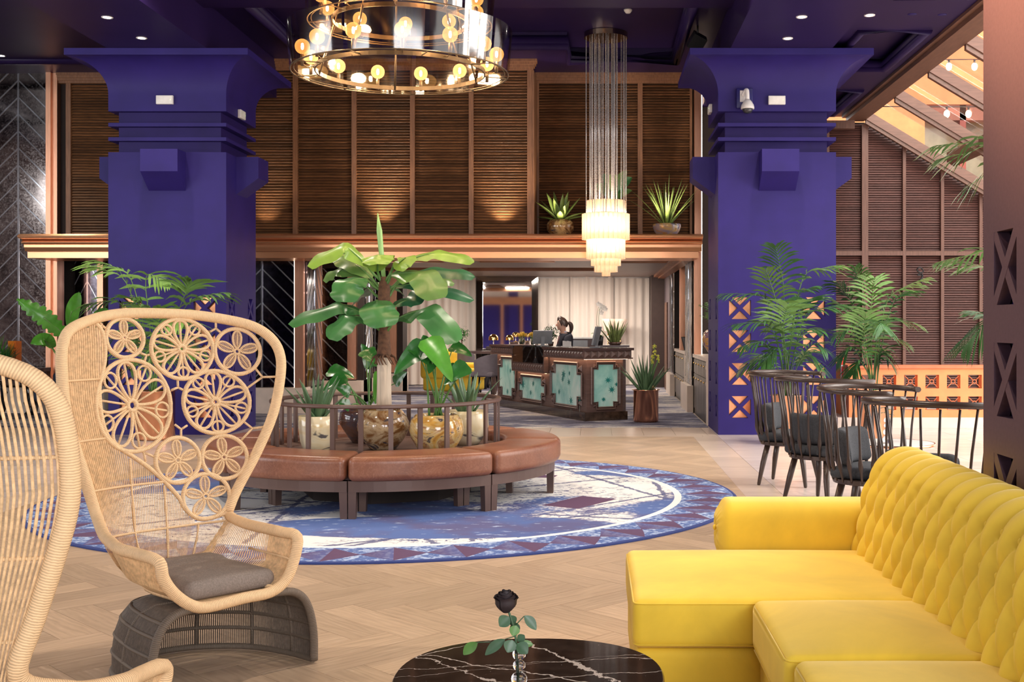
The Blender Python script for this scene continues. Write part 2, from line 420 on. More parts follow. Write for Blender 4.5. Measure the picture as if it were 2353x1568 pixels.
# ------------------------------------------------------------------ purple pillars
HX = ((.145, .433), (1.122, 1.41)); ROWS = [(.2215+.4355*k, .5095+.4355*k) for k in range(4)]
def xframe(b, O, U, N, u0, u1, z0, z1, w=.048, t=.05):
    """the two crossed bars of one opening: O corner, U along the face, N outwards"""
    O, U, N = Vector(O), Vector(U), Vector(N); Z = Vector((0, 0, 1)); h = w*.7071
    for fl in (0, 1):
        P = lambda u, z: O+U*(u0+u1-u if fl else u)+Z*z
        a = [P(u0, z0), P(u0+h, z0), P(u1, z1-h), P(u1, z1), P(u1-h, z1), P(u0, z0+h)]
        if fl: a = a[::-1]
        b.extr([p-N*t for p in a], N*(t-.001*fl))
def lattice(b, lin, O, U, N, wd, cols, rows, ztop, t=.06):
    """one clad face of the pillar foot with rows of crossed openings; lin = lining builder"""
    O, U, N = Vector(O), Vector(U), Vector(N); Z = Vector((0, 0, 1))
    def slab(u0, u1, z0, z1):
        if u1-u0 < 1e-4 or z1-z0 < 1e-4: return
        b.extr([O+U*u0+Z*z0-N*t, O+U*u1+Z*z0-N*t, O+U*u1+Z*z1-N*t, O+U*u0+Z*z1-N*t], N*t)
    us = [0]+[x for c in cols for x in c]+[wd]
    for i in range(0, len(us), 2): slab(us[i], us[i+1], 0, ztop)
    for c in cols:
        zs = [0]+[z for r in rows for z in r]+[ztop]
        for j in range(0, len(zs), 2): slab(c[0], c[1], zs[j], zs[j+1])
        for r in rows:
            xframe(b, O, U, N, c[0], c[1], r[0], r[1])
            lin.extr([O+U*c[0]+Z*r[0]-N*t, O+U*c[1]+Z*r[0]-N*t, O+U*c[1]+Z*r[1]-N*t, O+U*c[0]+Z*r[1]-N*t], -N*.01)
def pillar(X0, Y0, label, wd=1.555, dp=1.35, purple=purple):
    p = struct('pillar', (X0, Y0, 0), label); t = .06
    MB().box(t+.012, wd-t-.012, t+.012, dp-t-.012, 0, 2.3).build('core', dark_back, p)
    sc = [(HX[0][0]*dp/wd, HX[0][1]*dp/wd), (HX[1][0]*dp/wd, HX[1][1]*dp/wd)]
    f = MB(); l1 = MB(); l2 = MB()
    lattice(f, l1, (0, 0, 0), (1, 0, 0), (0, -1, 0), wd, HX, ROWS, 2.3)
    lattice(f, l1, (wd, dp, 0), (-1, 0, 0), (0, 1, 0), wd, HX, ROWS, 2.3)
    lattice(f, l2, (0, dp-t, 0), (0, -1, 0), (-1, 0, 0), dp-2*t, [(a-t, b-t) for a, b in sc], ROWS, 2.3)
    lattice(f, l2, (wd, t, 0), (0, 1, 0), (1, 0, 0), dp-2*t, [(a-t, b-t) for a, b in sc], ROWS, 2.3)
    f.build('lattice_panels', purple, p)
    l1.build('copper_lining', copper_l, p); l2.build('blue_lining', blue_d, p)
    MB().box(0, wd, 0, dp, 2.3, 3.73).build('shaft', purple, p)
    i = .10
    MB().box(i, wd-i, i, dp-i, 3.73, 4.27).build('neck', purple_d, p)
    for z in (3.88, 4.07): MB().box(0, wd, 0, dp, z, z+.047).build('ledge', purple, p)
    e, z0, H = .392, 4.50, .425
    prof = [(0, 4.27), (0, z0)]+[(e*(1-cos(a)), z0+H*sin(a)) for a in [pi/2*k/12 for k in range(1, 13)]]+[(e+.012, 4.925), (e+.012, 5.01)]
    b = MB()
    ring = lambda d, z: [(-d, -d, z), (wd+d, -d, z), (wd+d, dp+d, z), (-d, dp+d, z)]
    for k in range(4):
        vs = []
        for d, z in prof:
            r = ring(d, z); vs += [r[k], r[(k+1) % 4]]
        b.add(vs, [(2*j, 2*j+1, 2*j+3, 2*j+2) for j in range(len(prof)-1)], True)
    b.add(ring(0, 4.27), [(3, 2, 1, 0)]); b.add(ring(e+.012, 5.01), [(0, 1, 2, 3)])
    b.build('capital', purple, p, sharp=35)
    w = .484
    for cx, cy, ux, uy in ((wd/2, 0, 1, 0), (wd, dp/2, 0, 1), (0, dp/2, 0, -1), (wd/2, dp, -1, 0)):
        U = Vector((ux, uy, 0)); N = Vector((uy, -ux, 0)); C = Vector((cx, cy, 0))-U*w/2
        q = [(0, 3.73), (0, 3.22), (.30, 3.44), (.30, 3.73)]
        MB().extr([C+N*d+Vector((0, 0, z)) for d, z in q], U*w).build('corbel', purple, p)
    return p
PLX, PRX = -6.425, 1.62
pillar(PLX, 15.5, 'tall purple pillar on the left, behind the tall wicker chair')
pillar(PRX, 15.5, 'tall purple pillar right of the reception desk')
pillar(1.575, 3.42, 'close purple brown pillar beside the yellow sofa', purple=purple_lit)
# ------------------------------------------------------------------ ceiling
ce = struct('ceiling')
def slab(name, mat, x0, x1, y0, y1, z0, z1, parent=ce): return MB().box(x0, x1, y0, y1, z0, z1).build(name, mat, parent)
slab('beam', ceil_m, -6.28, -5.0, 3, 19.6, 5.012, 5.9); slab('beam', ceil_m, 1.74, 3.05, 3, 20.5, 5.012, 5.9)
slab('cross_beam', ceil_m, -5.0, 1.74, 13.4, 15.0, 5.5, 5.9); slab('cross_beam', ceil_m, -5.0, 1.74, 3.0, 4.6, 5.5, 5.9)
slab('cross_beam', ceil_m, -13, -6.28, 13.4, 15.0, 5.5, 5.9)
# centre bay with raised coffer
slab('panel', ceil_m, -5.0, -.42, 17.45, 19.6, 5.6, 5.8); slab('panel', ceil_m, -.42, 1.74, 18.46, 19.6, 5.6, 5.8)
slab('panel', ceil_m, 1.27, 1.74, 15.0, 18.46, 5.6, 5.8); slab('panel', ceil_m, -5.0, -4.5, 15.0, 17.45, 5.6, 5.8)
slab('coffer', ceil_m, -4.5, 1.3, 15.0, 18.5, 5.8, 5.9); slab('coffer', ceil_m, -5.0, 1.74, 4.6, 13.4, 5.8, 5.9)
slab('panel', ceil_m, -13, -6.28, 15.0, 20.6, 5.6, 5.8); slab('panel', ceil_m, -13, -6.28, 3, 13.4, 5.6, 5.8)
def mould(path, r=.075):
    MB().tube(path, r, 10).build('moulding', ceil_m, ce)
    P = [Vector(q)+Vector((0, 0, .06)) for q in path]; MB().tube(P, r*1.3, 6).build('moulding', ceil_m, ce)
mould([(-4.5, 15, 5.6), (-4.5, 17.45, 5.6), (-.42, 17.45, 5.6), (-.42, 18.46, 5.6), (1.27, 18.46, 5.6), (1.27, 15, 5.6)])
mould([(-11.2, 15.2, 5.6), (-11.2, 18.4, 5.6), (-6.9, 18.4, 5.6), (-6.9, 15.2, 5.6)])
# right bay, lower, with long coffers
for a, b in ((3, 10.9), (13.0, 14.56), (16.7, 18.25), (20.3, 20.6)): slab('panel', ceil_m, 3.05, 4.37, a, b, 5.1, 5.5)
for a, b in ((10.9, 13.0), (14.56, 16.7), (18.25, 20.3)):
    slab('panel', ceil_m, 4.12, 4.37, a, b, 5.1, 5.5); slab('panel', ceil_m, 3.05, 3.3, a, b, 5.1, 5.5); slab('coffer', ceil_m, 3.3, 4.12, a, b, 5.25, 5.5)
    mould([(3.3, b, 5.1), (4.12, b, 5.1), (4.12, a, 5.1), (3.3, a, 5.1), (3.3, b, 5.1)], .06)
slab('timber_beam', brown_beam, 4.37, 4.68, 3, 20.5, 5.0, 5.34)
slab('timber_edge', brown_beam, 4.30, 4.37, 3, 20.5, 5.06, 5.2)
slab('roof_void', dark_back, -13, 4.6, -5.6, 20.7, 5.9, 6.0)
# downlights, detector, projector
def downlight(x, y, z, label):
    t = thing('downlight', label, 'ceiling light', (x, y, z), group='recessed ceiling downlights')
    MB().lathe([(.045, -.004), (.062, -.008), (.066, 0)], 20, cap=False).build('rim', white_p, t)
    MB().lathe([(.0001, -.003), (.046, -.003)], 20, cap=False).build('lens', lamp_disc, t)
    l = lamp('downlight_beam', 'SPOT', (x, y, z-.02), 60, (1, .87, .70), (x, y, 0), .04, spot_size=1.7, spot_blend=.8); return t
downlight(2.384, 13.58, 5.012, 'upper of two downlights on the beam above the right pillar')
downlight(2.39, 14.60, 5.012, 'lower of two downlights on the beam above the right pillar')
downlight(-5.65, 13.60, 5.012, 'upper of two downlights on the beam above the left pillar')
downlight(-5.63, 14.58, 5.012, 'lower of two downlights on the beam above the left pillar')
downlight(3.23, 13.84, 5.1, 'single downlight on the ceiling beside the timber beam')
downlight(.46, 15.82, 5.8, 'single downlight on the ceiling behind the tubular crystal lamp')
downlight(-9.15, 18.1, 5.6, 'single downlight on the ceiling at the far left edge')
t = thing('smoke_detector', 'small white smoke detector on the dark ceiling by the crystal lamp', 'smoke detector', (.45, 16.2, 5.8))
MB().lathe([(.0001, -.05), (.03, -.05), (.055, -.02), (.06, 0)], 18).build('housing', white_p, t)
t = thing('projector', 'small black spotlight clamped under the dark ceiling by the right beam', 'spotlight', (1.42, 16.3, 5.6))
MB().tube([(0, 0, 0), (0, 0, -.12)], .012, 8).build('bracket', black_p, t)
b = MB(); b.T = Matrix.Translation((0, 0, -.2)) @ Matrix.Rotation(.5, 4, 'X') @ Matrix.Rotation(.5, 4, 'Y'); b.box(-.10, .10, -.10, .10, -.13, .08).build('head', black_p, t)
for x, y in ((3.72, 13.8), (4.08, 13.82)):
    t = thing('ceiling_speaker', 'small flat disc set in the ceiling %s the timber beam' % ('away from' if x < 4 else 'next to'), 'ceiling disc', (x, y, 5.1))
    MB().lathe([(.0001, -.004), (.05, -.004), (.055, 0)], 18).build('cover', purple_d, t)
# ------------------------------------------------------------------ back wall: louvred panels over a copper cornice
wb = struct('wall_back')
def louvre(parent, X0, X1, Y, z0, z1, pitch, mats, lean=.6, d=.016, h=None):
    h = h or pitch*.74
    e = bpy.data.objects.new('louvre_panel', None); COL.objects.link(e); e.parent = parent; e.location = ((X0+X1)/2, Y, z0)
    w = (X1-X0)/2
    b = MB(); b.T = Matrix.Rotation(-lean, 4, 'X'); b.box(-w, w, -d/2, d/2, -h/2, h/2); me = b.build('slat', mats, mesh_only=True)
    n = int((z1-z0)/pitch)
    for k in range(n): inst(me, 'slat', e, (0, random.uniform(-.002, .002), (k+.5)*pitch))
    return e
def post(parent, x0, x1, y0, y1, z0, z1, m, name='post'): return MB().box(x0, x1, y0, y1, z0, z1).build(name, m, parent)
YF, YB = 18.4, 19.4; ZL0, ZL1 = 2.86, 5.44
post(wb, -6.5, -1.0, YF+.07, YB, 2.6, 5.6, dark_back, 'backing'); post(wb, -9.0, 1.75, YB+.07, YB+.2, 2.6, 5.6, dark_back, 'backing')
edges = [-6.5, -5.615, -4.70, -3.78, -2.865, -1.945, -1.03]
for a, b in zip(edges[:-1], edges[1:]): louvre(wb, a+.035, b-.035, YF+.035, ZL0, ZL1, .045, slat_m)
for x in edges: post(wb, x-.037, x+.037, YF-.01, YF+.08, ZL0, ZL1, frame_w, 'mullion')
for a, b in ((-.93, .70), (.78, 1.56)): louvre(wb, a, b, YB+.035, ZL0, ZL1, .045, slat_m)
for a, b in ((-1.0, -.93), (.70, .78), (1.56, 1.60)): post(wb, a, b, YB-.01, YB+.08, ZL0, ZL1, frame_w, 'mullion')
louvre(wb, -8.66, -6.5, YB+.035, ZL0, ZL1, .045, slat_m)
post(wb, -8.74, -8.66, YB-.01, YB+.08, ZL0, ZL1, frame_w, 'mullion')
post(wb, -1.0, -.96, YF, YB, ZL0, ZL1, frame_w, 'return_panel')
for x0, x1, y in ((-6.56, -.97, YF), (-.99, 1.6, YB), (-8.86, -6.5, YB)):
    for k in range(4): post(wb, x0-.0*k, x1+.02*k*(x1 < 0), y-.02-.028*k, y+.1, ZL1+.04*k, ZL1+.04*k+.042, frame_w, 'crown')
tr = struct('trim_1')
prof = [(19.38, 2.60), (18.34, 2.60), (18.30, 2.66), (18.30, 2.70)]+[(18.26-.05*sin(a), 2.735-.03*cos(a)) for a in [pi*k/8 for k in range(9)]] \
    + [(18.20, 2.775), (18.13, 2.79)]+[(18.13-.04*sin(a), 2.818-.026*cos(a)) for a in [pi*k/8 for k in range(9)]]+[(18.14, 2.855), (19.38, 2.855)]
MB().extr([(-8.9, y, z) for y, z in prof], (8.9+1.66, 0, 0)).build('cornice', copper, tr)
MB().box(-8.9, 1.62, 18.42, 19.3, 2.50, 2.598).build('fascia', copper, tr)
# ------------------------------------------------------------------ antique mirrors with bevelled chevron strips
def chevron(parent, O, U, w, z0, z1, spine, pitch, slope=1., mat=None, strip=.021, ph=0., two=True):
    """mirror wall in plane O + u*U; panes split by strips that fall away from a spine at u = spine"""
    O, U = Vector(O), Vector(U); N = Vector((U.y, -U.x, 0)); mat = mat or mirror_m
    def put(poly, t0, t1, name, m):
        if len(poly) < 3 or area(poly) < 2e-4: return
        MB().extr([O+U*u+Vector((0, 0, z))+N*t0 for u, z in poly], N*(t1-t0)).build(name, m, parent)
    sides = [(spine, w, 1)] + ([(spine, 0, -1)] if two else [])
    for a, b, sg in sides:
        L = abs(b-a)
        if L < .02: continue
        lo, hi = min(a, b), max(a, b); n0 = int((z0-1)/pitch)-2
        k = 0; zc = z0-pitch+ph
        while zc < z1+slope*L+pitch:
            P = lambda z, g: [(a, z+g), (b, z-slope*L+g)]
            g = strip*.7
            quad = [(a, zc+g), (b, zc-slope*L+g), (b, zc-slope*L+pitch-g), (a, zc+pitch-g)]
            put(clip(quad, lo+.012, hi, z0, z1), .0, .012, 'mirror_pane', mat)
            st = [(a, zc-g), (b, zc-slope*L-g), (b, zc-slope*L+g), (a, zc+g)]
            put(clip(st, lo+.004, hi, z0, z1), .0, .018, 'bevel_strip', bevel_m)
            zc += pitch
    if two: put([(spine-.014, z0), (spine+.014, z0), (spine+.014, z1), (spine-.014, z1)], 0, .02, 'bevel_strip', bevel_m)
def plinth(x0, x1, y0, y1, z1=.42, parent=wb): MB().box(x0, x1, y0, y1, 0, z1).build('plinth', stone, parent)
wl = struct('wall_left')
MB().box(-12.5, -9.0, 19.42, 19.7, .0, 5.6).build('backing', dark_back, wl)
chevron(wl, (-10.4, 19.4, 0), (1, 0, 0), 1.38, .45, 5.6, .88, .28)
plinth(-12.5, -8.8, 19.25, 19.7, parent=wl)
post(wl, -9.02, -8.94, 19.28, 19.6, .42, 5.6, copper_b); post(wl, -8.94, -8.86, 19.34, 19.6, .42, 5.6, copper_b)
MB().box(-9.6, -7.9, 20.02, 20.2, 0, 2.6).build('backing', dark_back, wl); MB().box(-14, -6.2, 21.3, 21.4, 0, 5.9).build('backing', dark_back, wl)
chevron(wl, (-8.86, 20.0, 0), (1, 0, 0), .42, .45, 2.6, .22, .35, 1.9, mat=mirror_dark)
plinth(-8.86, -8.3, 19.85, 20.2, parent=wl)
post(wl, -8.44, -8.34, 19.9, 20.2, .42, 2.6, copper_b)
post(wl, -8.34, -8.15, 20.6, 20.8, 0, 2.6, blue_d, 'door_panel'); post(wl, -8.15, -7.99, 20.4, 20.6, 0, 2.6, copper_b)
post(wl, -7.99, -6.4, 20.9, 21.0, 0, 2.6, purple_d, 'door_panel')
# left side of the reception opening
MB().box(-7.0, -4.97, 19.42, 19.6, 0, 2.6).build('backing', dark_back, wl)
chevron(wl, (-6.6, 19.4, 0), (1, 0, 0), 1.66, .42, 2.52, 1.10, .28, mat=mirror_dark)
plinth(-7.0, -4.75, 19.2, 19.6, .42, wl)
MB().box(-4.965, -4.945, 19.36, 19.40, .42, 2.5).build('light_strip', led, wl)
post(wl, -4.94, -4.80, 19.3, 19.45, .42, 2.6, copper_b)
MB().box(-5.2, -4.80, 19.45, 20.6, 0, 2.6).build('backing', dark_back, wl)
chevron(wl, (-4.79, 19.46, 0), (0, 1, 0), 1.1, .42, 2.55, .55, .34, 1.5, mat=mirror_dark)
plinth(-4.82, -4.62, 19.3, 20.7, .38, wl)
MB().box(-5.3, -4.3, 21.82, 22.6, 0, 2.6).build('backing', dark_back, wl)
chevron(wl, (-5.3, 21.8, 0), (1, 0, 0), .72, .44, 2.5, .0, .33, mat=mirror_m, two=False)
post(wl, -4.58, -4.42, 21.7, 21.9, .44, 2.6, copper_b); plinth(-5.3, -4.3, 21.6, 22.8, .42, wl)
chevron(wl, (-4.29, 21.9, 0), (0, 1, 0), .7, .44, 2.5, .35, .34, 1.5)
MB().box(-5.3, -4.1, 25.02, 25.6, 0, 2.6).build('backing', dark_back, wl)
chevron(wl, (-5.0, 25.0, 0), (1, 0, 0), .62, .44, 2.5, .31, .33, 1.2)
post(wl, -4.38, -4.22, 24.9, 25.1, .44, 2.6, copper_b); plinth(-5.3, -4.1, 24.8, 25.8, .42, wl)
MB().box(-5.6, -5.3, 19.6, 30, 0, 2.6).build('panelling', wood_warm, wl)
# right side of the opening
wr = struct('wall_right')
post(wr, 1.60, 1.71, 18.95, 19.1, .97, 5.55, copper_b); MB().box(1.715, 1.728, 19.0, 19.05, .97, 5.5).build('light_strip', led, wr)
MB().box(1.74, 3.2, 19.22, 19.4, 0, 5.6).build('backing', dark_back, wr)
chevron(wr, (1.74, 19.2, 0), (1, 0, 0), 1.2, .95, 5.6, 1.2, .34, 1., two=False)
chevron(wr, (1.74, 19.2, 0), (1, 0, 0), 1.2, .95, 5.6, .0, .34, -1., two=False) if 0 else None
post(wr, 1.60, 1.72, 22.2, 22.38, .97, 2.6, copper_b); MB().box(1.725, 1.75, 22.3, 22.34, .97, 2.55).build('light_strip', led, wr)
MB().box(1.62, 2.3, 19.5, 20.9, 0, 2.6).build('backing', dark_back, wr)
chevron(wr, (1.61, 20.9, 0), (0, -1, 0), 1.4, .45, 2.6, .7, .36, 1.4)
MB().box(1.52, 1.62, 19.45, 20.95, 0, .44).build('plinth', stone, wr)
MB().box(2.25, 2.4, 19.4, 28, 0, 2.6).build('backing', dark_back, wr)
chevron(wr, (2.24, 22.3, 0), (0, -1, 0), 1.4, .97, 2.6, .7, .36, 1.); chevron(wr, (2.24, 25, 0), (0, -1, 0), 2.6, .97, 2.6, 1.3, .36, 1.)
MB().box(1.62, 2.3, 24.0, 25.2, 0, 2.6).build('backing', dark_back, wr); chevron(wr, (1.61, 25.2, 0), (0, -1, 0), 1.2, .45, 2.6, .6, .36, 1.4)
MB().box(1.52, 1.62, 23.95, 25.25, 0, .44).build('plinth', stone, wr)
MB().box(1.60, 1.75, 25.3, 27.5, 0, 2.6).build('panelling', M('mauve_panelling', (.12, .09, .10), .5), wr)
MB().box(1.57, 1.60, 25.9, 26.7, 0, 1.95).build('door_panel', brown_beam, wr)
# ------------------------------------------------------------------ reception room behind
rc = struct('ceiling_2')
zc = 2.60
holes = [(-4.4, -2.75, 20.3, 21.7), (-2.15, -.72, 20.3, 21.7), (.42, 1.35, 20.3, 21.9), (-2.75, .05, 23.6, 25.1), (-4.7, -3.1, 23.6, 25.1)]
ys = sorted({19.3, 30, *[h[2] for h in holes], *[h[3] for h in holes]})
for y0, y1 in zip(ys[:-1], ys[1:]):
    cut = sorted((h[0], h[1]) for h in holes if h[2] <= y0+1e-6 and h[3] >= y1-1e-6)
    x = -5.6
    for a, b in cut+[(2.4, 2.4)]:
        if a-x > .01: MB().box(x, a, y0, y1, zc, zc+.1).build('board', wood_ceil, rc)
        x = b
for a, b, c, d in holes:
    MB().box(a-.02, b+.02, c-.02, d+.02, zc+.16, zc+.2).build('coffer', wood_ceil, rc)
    f = MB(); 
    for q in ((a+.004, b-.004, d-.024, d-.004), (a+.004, b-.004, c+.004, c+.024), (a+.004, a+.024, c+.03, d-.03), (b-.024, b-.004, c+.03, d-.03)): f.box(*q, zc+.003, zc+.17)
    f.build('coffer_edge', wood_warm, rc)
for a, b in ((0, .10), (.10, .06)): MB().box(1.35+a, 1.62, 19.5, 27.5, zc-.05-a*.3, zc).build('moulding', wood_warm, rc)
def fabric_wall(b, x0, x1, y, z0, z1, amp=.035, wl_=.17, seed=0):
    rnd = random.Random(seed); ph = [rnd.uniform(0, 6) for _ in range(4)]; n = int((x1-x0)/.018)
    def fn(u, v):
        x = lerp(x0, x1, u)
        return (x, y+amp*(sin(2*pi*x/wl_+ph[0]+.8*sin(x*3+ph[1]))*.7+.4*sin(2*pi*x/(wl_*2.3)+ph[2]))*(1-.3*v), lerp(z0, z1, v))
    return b.grid(fn, n, 4)
wb2 = struct('wall_back_reception')
MB().box(-6, 3, 28.3, 28.5, 0, 3).build('backing', stone, wb2)
for i, (a, b) in enumerate(((-4.9, -2.85), (-2.85, -.6), (-.6, .45), (.45, 1.3))):
    t = thing('curtain', ('cream floor length curtain at the left end of the reception wall', 'cream curtain hanging behind the tall mirror', 'cream curtain behind the receptionist and the monitor',
              'cream curtain hanging behind the tall aloe and copper planter')[i], 'curtain', ((a+b)/2, 28.1, 0), group='cream curtains along the reception back wall')
    fabric_wall(MB((((a+b)/2), 28.1, 0)), a, b-.01, 28.1+(.04 if i % 2 else 0), .02, 2.6, .04, .2, i).build('fabric', curtain_m, t)
    MB().tube([(-(b-a)/2, 0, 2.58), ((b-a)/2, 0, 2.58)], .012, 6).build('rail', white_p, t)
MB().box(1.30, 1.72, 27.2, 28.2, 0, 2.6).build('panelling', M('dark_umber_panel', (.055, .032, .026), .5), wb2)
MB().box(1.72, 1.86, 27.0, 28.0, 0, 2.6).build('pilaster', stone, wb2)
# ------------------------------------------------------------------ garden side: louvred gable, glass roof, balustrade
YG = 20.5
wg = struct('wall_garden')
zr = lambda x: 5.0-.605*(x-4.71) if x > 4.71 else 5.0
MB().extr([(3.2, YG+.1, 0), (8, YG+.1, 0), (8, YG+.1, zr(8)), (4.71, YG+.1, 5.0), (3.2, YG+.1, 5.0)], (0, .05, 0)).build('backing', dark_back, wg)
cols = [3.2, 4.05, 4.70, 5.385, 6.05, 6.72, 7.4]
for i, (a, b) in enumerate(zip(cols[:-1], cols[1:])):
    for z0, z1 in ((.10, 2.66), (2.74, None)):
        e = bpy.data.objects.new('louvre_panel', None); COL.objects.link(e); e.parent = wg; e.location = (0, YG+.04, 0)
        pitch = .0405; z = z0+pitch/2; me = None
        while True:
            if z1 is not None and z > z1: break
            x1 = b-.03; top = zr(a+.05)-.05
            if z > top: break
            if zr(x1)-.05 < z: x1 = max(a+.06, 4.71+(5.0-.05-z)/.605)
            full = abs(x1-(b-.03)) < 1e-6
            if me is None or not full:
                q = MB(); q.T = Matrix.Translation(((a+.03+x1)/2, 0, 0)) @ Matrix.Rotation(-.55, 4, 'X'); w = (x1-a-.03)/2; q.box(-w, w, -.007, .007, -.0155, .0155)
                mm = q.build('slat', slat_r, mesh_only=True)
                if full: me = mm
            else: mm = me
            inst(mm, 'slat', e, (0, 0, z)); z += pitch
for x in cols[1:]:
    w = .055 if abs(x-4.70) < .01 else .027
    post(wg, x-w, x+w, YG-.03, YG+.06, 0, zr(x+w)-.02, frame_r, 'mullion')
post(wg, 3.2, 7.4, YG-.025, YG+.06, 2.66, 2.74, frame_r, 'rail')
post(wg, 3.9, 4.5, YG-.12, YG, 4.86, 5.0, frame_r, 'beam_bracket')
rf = struct('roof_glazing')
def rafter(Y, w=.13, h=.17, nm='rafter', m=rafter_m):
    a, b = Vector((4.68, Y, 5.0)), Vector((8.6, Y, 5.0-.605*3.92))
    MB().extr([a, b, b+Vector((0, 0, -h*0)), b+Vector((0, 0, h)), a+Vector((0, 0, h))], (0, w, 0)).build(nm, m, rf)
    MB().extr([a+Vector((0, w*.2, -.07)), b+Vector((0, w*.2, -.07)), b+Vector((0, w*.2, 0)), a+Vector((0, w*.2, 0))], (0, w*.6, 0)).build('rafter_fillet', brown_beam, rf)
for Y in (20.28, 18.3, 16.45, 14.8, 13.15, 11.5, 9.85, 8.2, 6.55): rafter(Y)
for Y in (19.9, 18.25, 16.6, 14.95, 13.3, 11.65, 10.0):
    x = 5.95; z = zr(x)
    MB().hexa([(x, Y-1.5, z-.04), (x+.13, Y-1.5, z-.12), (x+.13, Y, z-.12), (x, Y, z-.04)], [(x, Y-1.5, z+.12), (x+.13, Y-1.5, z+.05), (x+.13, Y, z+.05), (x, Y, z+.12)]).build('purlin', brown_beam, rf)
roof_glass = thin_glass('roof_glass', (.97, .97, .98), .03)
for k, Y in enumerate((18.1, 16.45, 14.8, 13.15, 11.5, 9.85, 8.2, 6.55)):
    for xa, xb in ((4.7, 6.0), (6.0, 8.5)):
        MB().extr([(xa, Y+.22, zr(xa)+.27), (xb, Y+.22, zr(xb)+.27), (xb, Y+.22, zr(xb)+.285), (xa, Y+.22, zr(xa)+.285)], (0, 1.43, 0)).build('pane', roof_glass, rf)
wf = struct('wall_front'); plaster = M('plum_plaster', (.16, .10, .10), .7)
MB().box(-13, 9, -5.7, -5.5, 0, 6).build('plaster', plaster, wf)
for x in (-9, -4.5, 0, 4.5): MB().box(x, x+.5, -5.5, -5.35, 0, 5.9).build('pilaster', purple, wf)
MB().box(-6.2, -2.6, -5.5, -5.42, 0, 2.5).build('purple_panel', purple, wf); MB().box(-6.6, -2.2, -5.5, -5.40, 2.9, 3.5).build('pale_soffit', stone, wf); MB().box(-6.6, -2.2, -5.5, -5.3, 2.5, 2.9).build('timber_panel', wood_warm, wf)
for x in (-6.3, -4.9, -3.9, -2.7): MB().box(x, x+.14, -5.42, -5.35, 0, 2.5).build('copper_post', copper_b, wf)
wl3 = struct('wall_left_side'); MB().box(-13.2, -13, -5.6, 19.5, 0, 6).build('plaster', plaster, wl3)
for y in (2, 8, 14): MB().box(-13, -12.9, y, y+3, 0, 4.5).build('louvre_shutter', frame_w, wl3)
# neighbouring terracotta house seen through the roof glass
hs = thing('terracotta_house', 'orange rendered house seen through the sloping roof glass', 'building', (7, 23, 0))
b = MB((7, 23, 0)); b.box(4.2, 6.42, 22.9, 23.2, 3.0, 8.6); b.box(6.42, 7.9, 22.9, 23.2, 5.75, 8.6); b.box(6.42, 7.9, 22.9, 23.2, 3.0, 3.3); b.box(7.9, 10, 22.9, 23.2, 3.0, 8.6); b.build('wall', terra, hs)
MB((7, 23, 0)).box(6.42, 7.9, 23.4, 23.5, 3.2, 5.8).build('pane', M('house_window', (.30, .26, .17), .2), hs)
MB((7, 23, 0)).box(7.12, 7.24, 22.95, 23.1, 3.2, 5.75).build('window_post', M('red_post', (.30, .05, .03), .5), hs)
MB((7, 23, 0)).box(6.42, 7.9, 22.95, 23.2, 5.45, 5.75).build('blind', M('red_blind', (.32, .10, .06), .6), hs)
MB((7, 23, 0)).box(4.0, 10.2, 22.5, 23.3, 8.6, 8.75).build('eaves', brown_beam, hs)
# terracotta balustrade with pierced squares
bl = struct('balustrade', (0, 0, 0), 'terracotta balustrade with two rows of pierced squares')
YQ = 16.5; zb, zt = .15, .84; rowsq = ((.255, .445), (.558, .748))
oc = []; x = 3.735
while x < 7.6: oc.append((x, x+.19)); x += .3005
b = MB()
us = [3.56]+[x for c in oc for x in c]+[8.0]
for i in range(0, len(us), 2): b.box(us[i], us[i+1], YQ, YQ+.14, zb, zt)
for c in oc:
    for z0, z1 in ((zb, rowsq[0][0]), (rowsq[0][1], rowsq[1][0]), (rowsq[1][1], zt)): b.box(c[0], c[1], YQ, YQ+.14, z0, z1)
b.box(3.56, 3.70, YQ+.14, 19.0, zb, zt)
b.build('rendered_wall', terra, bl)
MB().box(3.54, 8.0, YQ-.03, YQ+.17, zt, zt+.045).build('coping', terra_d, bl)
MB().box(3.54, 3.72, YQ+.17, 19.0, zt, zt+.045).build('coping', terra_d, bl)
MB().box(3.4, 8.0, YQ-.02, 19.0, 0, zb).build('plinth', stone, bl)
MB().box(3.557, 3.563, YQ+.34, YQ+.55, .55, .74).build('niche', terra_d, bl)
gb = MB()
gb.tube([(.095+.028*cos(a), 0, .095+.028*sin(a)) for a in [2*pi*k/10 for k in range(10)]], .008, 5, closed=True)
for sx in (-1, 1):
    for sz in (-1, 1): gb.tube([(.095+.02*sx, 0, .095+.02*sz), (.095+.095*sx, 0, .095+.095*sz)], .007, 5)
gm = gb.build('grille', terra_d, mesh_only=True)
for c in oc:
    for z0, z1 in rowsq: inst(gm, 'grille', bl, (c[0], YQ+.03, z0))
